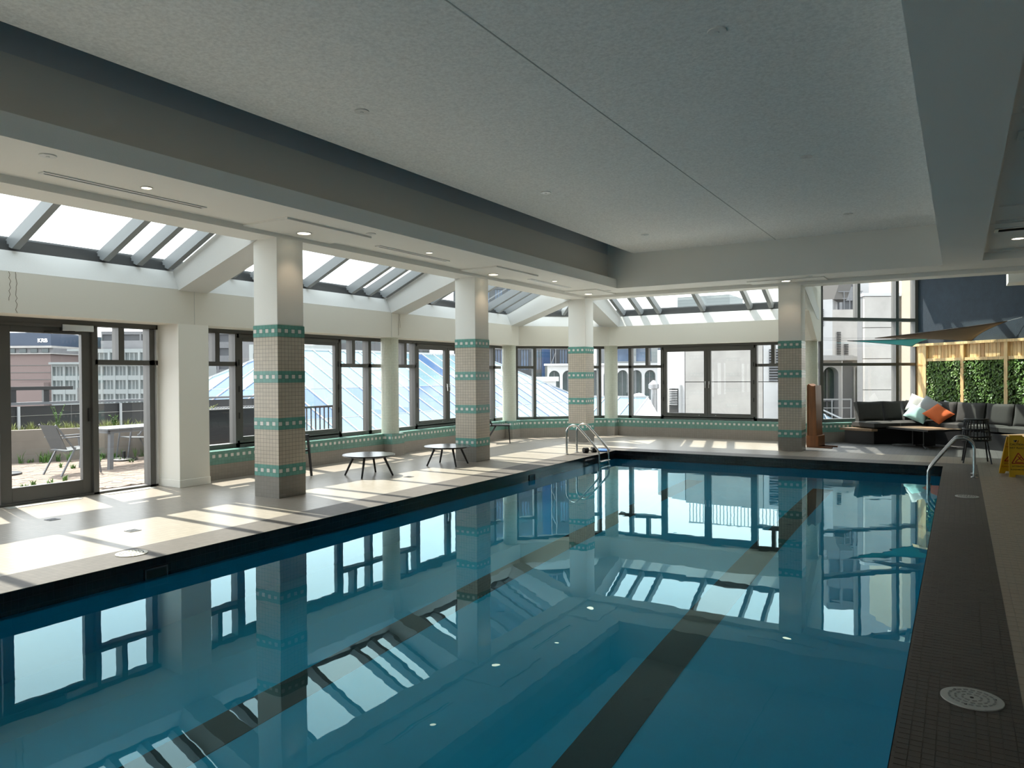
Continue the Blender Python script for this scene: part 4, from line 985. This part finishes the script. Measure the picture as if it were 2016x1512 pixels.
for y in ys:
    # bar from where the hip (or the ridge) cuts it down to the eaves
    xt = AX
    if y < Y0: xt = AX+(Y0-y)/1.0
    if y > Y1: xt = AX+(y-Y1)/1.1
    if xt < XB-.1: MB().bar(front(xt, y), front(XB, y), .07, .10).build('glazing_bar', M_bar, gp)
for x in zrows[1:3]: MB().bar(front(x, hipL(x)), front(x, hipR(x)), .05, .06).build('glazing_bar', M_bar, gp)
MB().bar(front(AX, Y0), front(AX, Y1), .16, .14).build('ridge_cap', M_bar, gp)
MB().bar(front(AX, Y0), front(XB, hipL(XB)), .12, .14).build('hip_cap', M_bar, gp); MB().bar(front(AX, Y1), front(XB, hipR(XB)), .12, .14).build('hip_cap', M_bar, gp)
# end slope facing the terrace, falling along -y between two 45 degree hips
def end_pt(e, t): return (AX+e, Y0-t, AZ-.6*t)
TE = AX and XB-AX
for i in range(-7, 7):
    e0, e1 = i*1.03, (i+1)*1.03
    for (t0, t1, mm_) in ((0, 2.95, M_pane1), (2.95, 4.85, M_pane2), (4.85, TE, M_pane3)):
        a0, a1 = max(t0, abs(e0)), max(t0, abs(e1))
        if min(a0, a1) >= t1 or max(abs(e0), abs(e1)) > TE: continue
        a0, a1 = min(a0, t1), min(a1, t1)
        pts = [end_pt(e0, a0), end_pt(e0, t1), end_pt(e1, t1), end_pt(e1, a1)]
        if a0 == t1: pts = [pts[0]] + pts[2:]
        if a1 == t1: pts = pts[:-1] if pts[-1] == pts[-2] else pts
        if len(pts) > 2: MB().slab(pts, (0, 0, .02)).build('glass_pane', mm_ if random.random() > .2 else random.choice(rmats), gp)
    if abs(e0) < TE-.2: MB().bar(end_pt(e0, abs(e0)), end_pt(e0, TE), .07, .10).build('glazing_bar', M_bar, gp)
for t in (2.95, 4.85): MB().bar(end_pt(-t, t), end_pt(t, t), .05, .06).build('glazing_bar', M_bar, gp)
MB().bar(end_pt(0, 0), end_pt(-TE, TE), .12, .14).build('hip_cap', M_bar, gp)

# ================================================================== BUILDINGS BEYOND
def facade(parent, P0, P1, z0, z1, cols, rows, m_wall, m_win, wf=.7, hf=.62, depth=12, sill=.2, grid=True, mull=True):
    """walled block whose windowed face runs from plan point P0 to P1 (as seen: P0 on the viewer's left), every window its own pane"""
    a = Vector((P0[0], P0[1], 0)); b = Vector((P1[0], P1[1], 0)); d = (b-a); L = d.length; d.normalize(); n = Vector((-d.y, d.x, 0))  # n points away from viewer
    MB().slab([a+n*.25+Vector((0, 0, z0)), b+n*.25+Vector((0, 0, z0)), b+n*depth+Vector((0, 0, z0)), a+n*depth+Vector((0, 0, z0))], (0, 0, z1-z0)).build('wall', m_wall, parent)
    cw_, rh = L/cols, (z1-z0)/rows
    g_ = MB()
    for i in range(cols+1):
        u = i*cw_; w = cw_*(1-wf)/2
        g_.slab([a+d*max(0, u-w)+Vector((0, 0, z0)), a+d*min(L, u+w)+Vector((0, 0, z0)), a+d*min(L, u+w)+n*.3+Vector((0, 0, z0)), a+d*max(0, u-w)+n*.3+Vector((0, 0, z0))], (0, 0, z1-z0))
    for j in range(rows+1):
        lo = max(z0, z0+j*rh-rh*(1-hf)/2); hi = min(z1, z0+j*rh+rh*(1-hf)/2)
        g_.slab([a+n*.03+Vector((0, 0, lo)), b+n*.03+Vector((0, 0, lo)), b+n*.3+Vector((0, 0, lo)), a+n*.3+Vector((0, 0, lo))], (0, 0, hi-lo))
    g_.build('facade_grid', m_wall, parent)
    ww, wh = cw_*wf, rh*hf; rz = math.atan2(d.y, d.x)
    me = MB().box(-ww/2, ww/2, 0, .04, -wh/2, wh/2).mesh('window', m_win)
    bm_ = None
    if mull:
        q = MB()
        for f in (-.5, -.17, .17, .5): q.box(ww*f-.05, ww*f+.05, -.05, .0, -wh/2, wh/2)
        bm_ = q.mesh('window_frame', m_wall)
    for i in range(cols):
        for j in range(rows):
            p = a+d*((i+.5)*cw_)+n*.2+Vector((0, 0, z0+(j+.5)*rh))
            w_ = link('window', me, parent, tuple(p), rz)
            if bm_: link('window_frame', bm_, w_)
# KRB block
kb = thing('krb_building', 'pinkish block with a dark blue top storey signed KRB, beyond the terrace', 'building')
def DP(c): return Vector(c)
ka, kc = Vector((-116.5, 46.8, 0)), Vector((-104.4, 54.0, 0)); kd = (kc-ka).normalized(); kn = Vector((-kd.y, kd.x, 0))
MB().slab([ka+Vector((0, 0, -20)), kc+Vector((0, 0, -20)), kc+kn*18+Vector((0, 0, -20)), ka+kn*18+Vector((0, 0, -20))], (0, 0, 25.0)).build('brick_body', M_brick, kb)
for j in range(8): MB().slab([ka-kn*.05+Vector((0, 0, -3.2+j*.95)), kc-kn*.05+Vector((0, 0, -3.2+j*.95)), kc+Vector((0, 0, -3.2+j*.95)), ka+Vector((0, 0, -3.2+j*.95))], (0, 0, .07)).build('course_line', M_city, kb)
MB().slab([ka-kn*.4+Vector((0, 0, 5.0)), kc+kd*.3-kn*.4+Vector((0, 0, 5.0)), kc+kd*.3+kn*17+Vector((0, 0, 5.0)), ka+kn*17+Vector((0, 0, 5.0))], (0, 0, .12)).build('cornice', M_conc, kb)
MB().slab([ka+kn*.6+Vector((0, 0, 5.1)), kc+kn*.6+Vector((0, 0, 5.1)), kc+kn*17+Vector((0, 0, 5.1)), ka+kn*17+Vector((0, 0, 5.1))], (0, 0, .75)).build('clerestory_band', M_concg, kb)
for q in range(9):
    p = ka+kd*(.6+q*1.5)+kn*.45; link('window', MB().box(0, .9, 0, .1, 5.2, 5.75).mesh('window', M_aptglass), kb, tuple(p), math.atan2(kd.y, kd.x))
MB().slab([ka+kn*.2+Vector((0, 0, 5.85)), kc+kn*.2+Vector((0, 0, 5.85)), kc+kn*17+Vector((0, 0, 5.85)), ka+kn*17+Vector((0, 0, 5.85))], (0, 0, .28)).build('roof_edge', M_conc, kb)
MB().slab([ka+kn*1+Vector((0, 0, 6.1)), kc-kd*.55+kn*1+Vector((0, 0, 6.1)), kc-kd*.55+kn*15+Vector((0, 0, 6.1)), ka+kn*15+Vector((0, 0, 6.1))], (0, 0, 1.85)).build('blue_storey', M_bluepanel, kb)
rzk = math.atan2(kd.y, kd.x)
p = kc-kd*2.30+kn*.9; text('letters', 'KRB', .74, mat('sign_white', (.9, .9, .9), .5, emit=.5), kb, Matrix.Translation((p.x, p.y, 6.62)) @ Matrix.Rotation(rzk, 4, 'Z') @ Matrix.Rotation(math.pi/2, 4, 'X'), .05)
p = kc-kd*4.2+kn*.0; MB().box(0, 4.0, -1.2, 0, -2, 1.2).build('annex', M_brick, kb, (p.x, p.y, 0), rzk)
# glass apartment block
ab = thing('glass_apartment_block', 'glass fronted apartment block with stepped balconies beyond the terrace', 'building')
ga, gc = (-83.4, 43.2), (-73.0, 49.4)
facade(ab, ga, gc, -20.4, 3.2, 9, 16, M_aptgrey, M_aptglass, .84, .66, 14)
facade(ab, (-81.6, 45.1), (-73.2, 50.1), 3.2, 4.65, 6, 1, M_aptgrey, M_aptglass, .86, .72, 10)
def gpt(f, o): 
    a = Vector((ga[0], ga[1], 0)); b = Vector((gc[0], gc[1], 0)); d = (b-a).normalized(); n = Vector((-d.y, d.x, 0)); return a+(b-a)*f+n*o
MB().slab([gpt(-.0, -.5)+Vector((0, 0, 3.2)), gpt(1, -.5)+Vector((0, 0, 3.2)), gpt(1, 3)+Vector((0, 0, 3.2)), gpt(0, 3)+Vector((0, 0, 3.2))], (0, 0, .22)).build('terrace_slab', M_aptgrey, ab)
MB().slab([gpt(.10, .8)+Vector((0, 0, 4.65)), gpt(1, .8)+Vector((0, 0, 4.65)), gpt(1, 8)+Vector((0, 0, 4.65)), gpt(.1, 8)+Vector((0, 0, 4.65))], (0, 0, .2)).build('roof_edge', M_aptgrey, ab)
MB().slab([gpt(.35, 2)+Vector((0, 0, 4.8)), gpt(1, 2)+Vector((0, 0, 4.8)), gpt(1, 8)+Vector((0, 0, 4.8)), gpt(.35, 8)+Vector((0, 0, 4.8))], (0, 0, 1.0)).build('roof_drum', M_concg, ab)
tw = thing('grey_office_tower', 'grey office block with thin ledges standing behind the glass apartments', 'building')
facade(tw, (-108, 63.0), (-92.5, 74.5), -20, 8.6, 7, 14, M_concg, M_darkfac, .9, .55, 14, mull=False)
hl = MB(); npt = 26; vs = []
for i in range(npt+1):
    px = (i/npt*480-980)/1470; zz = 5+24*math.exp(-((i/npt*480-300)/130)**2)+1.2*math.sin(i*1.7)
    for dd, hh in ((400, -5), (412, zz*.6), (430, zz), (470, zz*.7), (520, -5)):
        vs.append((dd*(-.5144+px*.8576), dd*(.8576+px*.5144), hh))
hl.add(vs, [(i*5+j, i*5+j+1, (i+1)*5+j+1, (i+1)*5+j) for i in range(npt) for j in range(4)])
tag(hl.build('wooded_hill', M_hill, smooth=True), 'green wooded hill far behind the buildings', 'hill', kind='structure')
pbk = thing('pale_rooftop_block', 'pale low block with small windows showing above the glass roof ridge', 'building')
facade(pbk, (-54.5, 45.2), (-49.5, 50.6), -6, 4.6, 6, 4, M_aptgrey, M_darkfac, .45, .4, 6, mull=False)
dgb = thing('dark_gridded_block', 'dark gridded office block behind the glass roof ridge, beside the pale block', 'building')
facade(dgb, (-57.0, 56.5), (-49.0, 64.5), -10, 8.5, 12, 10, M_darkfac, M_aptglass, .7, .6, 8, mull=False)
# dark apartment tower with blue netting
da = thing('dark_apartment_tower', 'tall dark apartment tower with blue netted scaffold bay beyond the glass roof', 'building')
facade(da, (-53.5, 75.3), (-41.2, 82.6), -28, 39, 9, 18, M_darkfac, M_winblue, .62, .66, 12)
da_d = Vector((8.8, 5.3, 0)).normalized(); da_n = Vector((-da_d.y, da_d.x, 0)); p0 = Vector((-44.2, 80.8, 0))
MB().slab([p0-da_n*.7+Vector((0, 0, -10)), p0+da_d*1.0-da_n*.7+Vector((0, 0, -10)), p0+da_d*1.0-da_n*.05+Vector((0, 0, -10)), p0-da_n*.05+Vector((0, 0, -10))], (0, 0, 46)).build('blue_net', M_bluenet, da)
for k in range(12): MB().bar(p0+da_d*1.1-da_n*.8+Vector((0, 0, -6+k*3)), p0+da_d*1.7-da_n*.8+Vector((0, 0, -4.5+k*3)), .06, .06).build('scaffold_tube', M_alu, da)
for k in range(2): MB().bar(p0+da_d*(1.1+.6*k)-da_n*.8+Vector((0, 0, -8)), p0+da_d*(1.1+.6*k)-da_n*.8+Vector((0, 0, 34)), .06, .06).build('scaffold_pole', M_alu, da)
# white arcade
def arch_mesh(w, h, d, m_, nm='arch_recess'):
    pts = [(-w/2, 0, 0), (w/2, 0, 0), (w/2, 0, h-w/2)] + [(w/2*math.cos(k*math.pi/10), 0, h-w/2+w/2*math.sin(k*math.pi/10)) for k in range(1, 10)] + [(-w/2, 0, h-w/2)]
    return MB().slab(pts, (0, d, 0)).mesh(nm, m_)
def arcade(name, label, P0, P1, z0, z1, n, aw, ah, depth=8, first=.5, az=None):
    t = thing(name, label, 'building'); a = Vector((P0[0], P0[1], 0)); b = Vector((P1[0], P1[1], 0)); d = (b-a); L = d.length; d.normalize(); nn_ = Vector((-d.y, d.x, 0)); rz = math.atan2(d.y, d.x)
    st = L/n; az = z0 if az is None else az
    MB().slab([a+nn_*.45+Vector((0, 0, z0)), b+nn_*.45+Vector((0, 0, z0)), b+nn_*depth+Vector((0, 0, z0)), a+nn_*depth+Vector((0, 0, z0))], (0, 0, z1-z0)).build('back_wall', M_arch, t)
    # front wall pieces between the arches, so that the arches are real openings
    f = MB(); zt = az+ah; r = aw/2
    for k in range(n+1):
        u0 = max(0, (k-.5)*st+r); u1 = min(L, (k+.5)*st-r)
        if k == 0: u0 = 0
        if k == n: u1 = L
        if u1 > u0: f.box(u0, u1, 0, .45, z0, zt-r)
    for k in range(n):
        uc = (k+.5)*st
        prev = None
        for q in range(13):
            ang_ = math.pi-q*math.pi/12; x, z = uc+r*math.cos(ang_), zt-r+r*math.sin(ang_)
            if prev: f.slab([(prev[0], 0, prev[1]), (x, 0, z), (x, 0, z1), (prev[0], 0, z1)], (0, .45, 0))
            prev = (x, z)
        u0 = k*st; f.box(u0, uc-r, 0, .45, zt-r, z1); f.box(uc+r, (k+1)*st, 0, .45, zt-r, z1)
    f.build('arched_wall', M_concw, t, tuple(a), rz)
    MB().box(-.3, L+.3, -.3, .6, z1, z1+.18).build('cornice', M_concw, t, tuple(a), rz)
    for k in range(n):
        uc = (k+.5)*st; p = a+d*uc+nn_*.40
        g = link('arch_glazing', arch_mesh(aw, ah, .04, M_aptglass, 'arch_glazing'), t, (p.x, p.y, az), rz)
        MB().box(-.03, .03, -.05, 0, 0, ah-.1).box(-r, r, -.05, 0, ah*.62, ah*.62+.06).build('glazing_frame', M_greymetal, g)
    return t
arcade('arcaded_building', 'white arcaded building beyond the glass roof and corner window', (-32.2, 60.0), (-22.6, 65.8), -6.2, 2.55, 9, 1.0, 8.3, 5, az=-6.2)
lw = thing('low_white_roof', 'low white flat roofed block behind the glass roof hip', 'building')
MB().slab([(-34.0, 47.2, -2), (-26.9, 51.5, -2), (-29.2, 55.4, -2), (-36.4, 51.0, -2)], (0, 0, 3.2)).build('body', M_concw, lw); MB().slab([(-34.2, 46.9, 1.2), (-26.6, 51.4, 1.2), (-29.0, 55.6, 1.2), (-36.6, 51.1, 1.2)], (0, 0, .35)).build('roof_cap', M_concw, lw)
# concrete tower outside the far window
ct = thing('concrete_tower', 'weathered concrete tower with panel joints filling the far window', 'building')
def panels(parent, x0, x1, y, z0, z1, nx, nz, m_, dy=.12):
    for i in range(nx):
        for j in range(nz):
            w = (x1-x0)/nx; h = (z1-z0)/nz
            MB().box(x0+i*w+.012, x0+(i+1)*w-.012, y, y+dy, z0+j*h+.012, z0+(j+1)*h-.012).build('concrete_panel', m_, parent)
MB().box(-8.40, -4.6, 26.12, 28.2, -6, 2.62).build('core', M_concg, ct)
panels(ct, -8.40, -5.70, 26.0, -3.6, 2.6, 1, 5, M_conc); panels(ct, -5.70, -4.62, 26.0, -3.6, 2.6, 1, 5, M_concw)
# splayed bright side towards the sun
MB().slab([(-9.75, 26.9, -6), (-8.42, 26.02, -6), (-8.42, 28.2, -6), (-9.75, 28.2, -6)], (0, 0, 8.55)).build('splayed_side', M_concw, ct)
s_d = Vector((1.33, -.88, 0)).normalized(); s_n = Vector((-s_d.y, s_d.x, 0))*-1
o_ = Vector((-9.55, 26.77, 0))
for z in (.22, .6): pass
MB().box(0, 1.2, -.10, .05, -1.0, 1.25).build('louvre_frame', M_concw, ct, (o_.x, o_.y, 0), math.atan2(s_d.y, s_d.x))
MB().box(.12, .62, -.13, -.09, -.6, 1.12).build('grey_panel', M_conc, ct, (o_.x, o_.y, 0), math.atan2(s_d.y, s_d.x))
lv = MB().box(.66, 1.12, -.125, -.09, -.6, 1.12).build('louvre_back', M_dark, ct, (o_.x, o_.y, 0), math.atan2(s_d.y, s_d.x))
for k in range(9): MB().slab([(.66, -.13, .55+k*.062), (1.12, -.13, .55+k*.062), (1.12, -.16, .53+k*.062), (.66, -.16, .53+k*.062)], (0, 0, .012)).build('louvre_blade', M_alu, ct, (o_.x, o_.y, 0), math.atan2(s_d.y, s_d.x))
for k in range(12): MB().slab([(-5.50, 25.99, 1.42+k*.088), (-4.98, 25.99, 1.42+k*.088), (-4.98, 25.93, 1.39+k*.088), (-5.50, 25.93, 1.39+k*.088)], (0, 0, .03)).build('louvre_blade', M_greymetal, ct)
MB().box(-5.5, -4.98, 25.985, 26.0, 1.38, 2.45).build('louvre_back', M_dark, ct)
MB().box(-8.3, -4.7, 26.05, 26.10, 3.25, 3.30).build('roof_rail', M_bar, ct)
for k in range(30): MB().box(-8.28+k*.12, -8.25+k*.12, 26.06, 26.09, 2.62, 3.27).build('baluster', M_bar, ct)
# small glass roof, ducts, yard wall in front of the tower
sg2 = thing('small_glass_roof', 'small pale ridged glass roof beside the silver duct', 'glass roof')
for k in range(1, 5): MB().slab([(-11.3+k*.5, 22.0, .25), (-10.82+k*.5, 22.0, .25), (-10.82+k*.5, 23.4, .86), (-11.3+k*.5, 23.4, .86)], (0, 0, .02)).build('glass_pane', M_pane3, sg2)
MB().slab([(-8.8, 22.0, .25), (-8.1, 22.6, .22), (-8.8, 23.4, .86)], (0, 0, .02)).build('glass_pane', M_bar, sg2)
for k in range(1, 6): MB().bar((-11.31+k*.5, 22.0, .27), (-11.31+k*.5, 23.4, .88), .04, .05).build('glazing_bar', M_bar, sg2)
MB().bar((-10.8, 23.4, .89), (-8.8, 23.4, .89), .08, .06).build('ridge_cap', M_bar, sg2); MB().box(-10.9, -8.0, 21.9, 23.5, -1, .24).build('kerb', M_concw, sg2)
dc = thing('exhaust_duct', 'curved silver exhaust duct on the roof outside', 'duct', (-9.95, 24.9, 0))
pts = [(0, 0, -.5), (0, 0, .55)] + [(.24-.24*math.cos(a*math.pi/8), 0, .62+.24*math.sin(a*math.pi/8)) for a in range(0, 9)] + [(.48, 0, .5), (.50, 0, .25), (.62, 0, .15), (1.2, .05, .15)]
MB().tube(pts, .13, 18).build('bent_pipe', M_alu, dc, smooth=True)
for z in (.1, .4): MB().lathe([(.145, 0), (.145, .04)], 18, (0, 0, z)).build('pipe_collar', M_alu, dc, smooth=True)
vp = thing('vent_cowl', 'upright silver vent pipe with a conical cowl', 'vent', (-9.42, 25.6, 0))
MB().tube([(0, 0, -.5), (0, 0, 1.1)], .11, 16).build('pipe', M_alu, vp, smooth=True); MB().lathe([(.11, 1.1), (.19, 1.14), (.19, 1.28), (.05, 1.42), (.001, 1.43)], 20).build('cowl', M_alu, vp, smooth=True)
rr = thing('roof_railing', 'thin white pipe railing on the roof in front of the arcade', 'railing')
MB().bar((-12.1, 27.7, .66), (-9.9, 29.0, .56), .05, .05).bar((-12.1, 27.7, .3), (-9.9, 29.0, .2), .04, .04).build('rail', M_bar, rr)
for k in range(6): MB().bar((-12.1+k*.44, 27.7+k*.26, -.8), (-12.1+k*.44, 27.7+k*.26, .64), .04, .04, (0, 1, 0)).build('post', M_bar, rr)
# tower group outside the tall lounge glazing
lt = thing('pale_louvred_tower', 'pale stained tower with louvre slots and rooftop railing, outside the lounge glazing', 'building')
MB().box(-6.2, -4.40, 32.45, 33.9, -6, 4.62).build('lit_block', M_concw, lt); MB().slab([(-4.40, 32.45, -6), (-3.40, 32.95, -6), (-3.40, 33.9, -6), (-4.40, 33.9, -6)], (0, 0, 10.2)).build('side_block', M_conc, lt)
MB().slab([(-5.3, 32.5, 4.62), (-4.35, 32.5, 4.62), (-3.9, 32.8, 4.62), (-4.2, 34, 4.62), (-5.3, 34, 4.62)], (.15, .3, .62)).build('tarpaulin', mat('grey_tarp', (.08, .075, .07), .9, bump=1, bscale=4), lt)
for x0, z0, z1 in ((-4.24, 2.35, 3.35), (-3.98, 2.35, 2.85)):
    for k in range(int((z1-z0)/.07)): MB().box(x0, x0+.15, 32.38+(x0+4.4)*.5, 32.47+(x0+4.4)*.5, z0+k*.07, z0+k*.07+.035).build('louvre_blade', M_dark, lt)
for z0 in (3.55, 3.95):
    for k in range(4): MB().box(-5.1, -4.72, 32.40, 32.47, z0+k*.08, z0+k*.08+.04).build('louvre_blade', M_greymetal, lt)
for k in range(4): MB().bar((-4.0+k*.2, 32.75+k*.1, 4.2), (-4.0+k*.2, 32.75+k*.1, 4.95), .03, .03, (0, 1, 0)).build('rail_post', M_greymetal, lt)
for z in (4.65, 4.93): MB().bar((-4.2, 32.65, z), (-3.35, 33.08, z), .03, .03).build('roof_rail', M_greymetal, lt)
arcade('arched_side_building', 'low pale building with tall arched windows outside the lounge glazing', (-5.03, 28.5), (-3.66, 29.28), -1.5, 2.1, 2, .55, 3.37, .9, az=-1.5)
fb = thing('fluted_concrete_wing', 'concrete wing with vertical fins beside the arched windows', 'building')
MB().slab([(-3.64, 29.32, -2), (-2.6, 29.92, -2), (-2.6, 31, -2), (-3.64, 31, -2)], (0, 0, 4.1)).build('body', M_conc, fb)
MB().slab([(-3.62, 29.28, -1.5), (-3.32, 29.45, -1.5), (-3.34, 29.5, -1.5), (-3.64, 29.33, -1.5)], (0, 0, 3.55)).build('dark_panel', M_concg, fb)
for k in range(7): MB().bar((-3.25+k*.10, 29.46+k*.058, -1.5), (-3.25+k*.10, 29.46+k*.058, 1.85), .045, .12, (0, 1, 0)).build('fin', M_conc, fb)
MB().slab([(-4.8, 28.4, 2.1), (-2.5, 29.75, 2.1), (-2.5, 30.5, 2.1), (-4.8, 29.5, 2.1)], (0, 0, .14)).build('ledge', M_concw, fb)
cb2 = thing('jointed_concrete_block', 'grey jointed concrete block close outside the lounge glazing', 'building')
bd = Vector((.77, .46, 0)).normalized(); rzb = math.atan2(bd.y, bd.x)
MB().box(.0, 1.15, .14, .5, -3, 4.12).build('core', M_concg, cb2, (-2.63, 26.42, 0), rzb)
for j in range(7): MB().box(.01, 1.12, 0, .14, -2.9+j*1.0, -1.92+j*1.0).build('concrete_panel', M_conc, cb2, (-2.63, 26.42, 0), rzb)
MB().box(-.03, 1.18, -.03, .3, 4.1, 4.2).build('coping', M_concw, cb2, (-2.63, 26.42, 0), rzb)
lr = thing('lean_to_roof', 'low ribbed glass lean-to roof below the arched windows outside the lounge', 'glass roof')
for k in range(6): MB().slab([(-4.9+k*.28, 25.2, .02), (-4.64+k*.28, 25.35, .02), (-4.64+k*.28-.25, 26.1, .92-k*.16), (-4.9+k*.28-.25, 25.95, 1.08-k*.16)], (0, 0, .02)).build('glass_pane', M_pane3, lr); MB().bar((-4.91+k*.28, 25.2, .05), (-5.16+k*.28, 25.95, 1.1-k*.16), .03, .04).build('glazing_bar', M_bar, lr)
MB().bar((-5.2, 25.9, 1.12), (-3.2, 26.4, .1), .05, .05).build('verge_bar', M_bar, lr)
MB().slab([(-5.2, 24.9, -2), (-3.0, 25.2, -2), (-3.0, 26.6, -2), (-5.2, 26.2, -2)], (0, 0, 2.03)).build('kerb', M_concw, lr)
lg = thing('pipe_guard_rail', 'thin white pipe guard rail in front of the arched side building', 'railing')
MB().bar((-5.0, 27.6, .72), (-3.25, 28.475, .72), .05, .05).bar((-5.0, 27.6, .42), (-3.25, 28.475, .42), .03, .03).build('rail', M_bar, lg)
for k in range(4): MB().bar((-5.0+k*.58, 27.6+k*.29, -2), (-5.0+k*.58, 27.6+k*.29, .72), .04, .04, (0, 1, 0)).build('post', M_bar, lg)
cc = thing('cream_concrete_fin', 'cream sunlit concrete wall edge beside the navy wall, outside the glazing', 'building')
MB().box(.0, 1.8, 0, 2.2, -3, 6.5).build('fin_wall', M_cream, cc, (-1.60, 27.05, 0), rzb)
wb2 = thing('white_tower_block', 'bright white tower block standing behind the jointed concrete block', 'building')
MB().box(-3.55, .6, 34.0, 40, -4, 9.0).build('body', M_concw, wb2)
for k in range(5): MB().box(-2.0+k*.17, -1.9+k*.17, 33.95, 34.0, 5.2, 8.8).build('fin', M_concg, wb2)
# towers seen over the roofs and mirrored in the water
mt_ = thing('slate_tower', 'slate grey high rise behind the lounge roofs', 'building')
facade(mt_, (-9.4, 66.7), (-5.6, 68.9), -15, 17.6, 4, 14, M_concg, M_darkfac, .8, .5, 10, mull=False)
b2 = thing('stepped_grey_block', 'hazy grey stepped block on the skyline above the far window', 'building')
facade(b2, (-32, 74), (-12, 86), -15, 8.2, 10, 8, M_aptgrey, M_winblue, .7, .5, 12, mull=False)
MB().box(-28, -22, 84, 90, 8.2, 10.6).build('roof_block', M_aptgrey, b2)
# ground far below
MB().box(-600, 300, -50, 600, -21, -20.5).build('ground_city', M_city, kind='structure')
M_bounce = mat('bounce_roof_white', (.62, .62, .60), .9)  # bright white for unseen roofs, added to bounce light onto the ceiling
MB().box(-17.5, 20, 19.3, 34, -3.5, -2.0).box(-60, -18.6, -6, 60, -3.5, -2.0).build('unseen_bounce_roof', M_bounce, kind='structure')
MB().box(-13.6, -10.62, 10.3, 19.3, -.35, -.03).build('roof_terrace', M_pav, kind='structure')
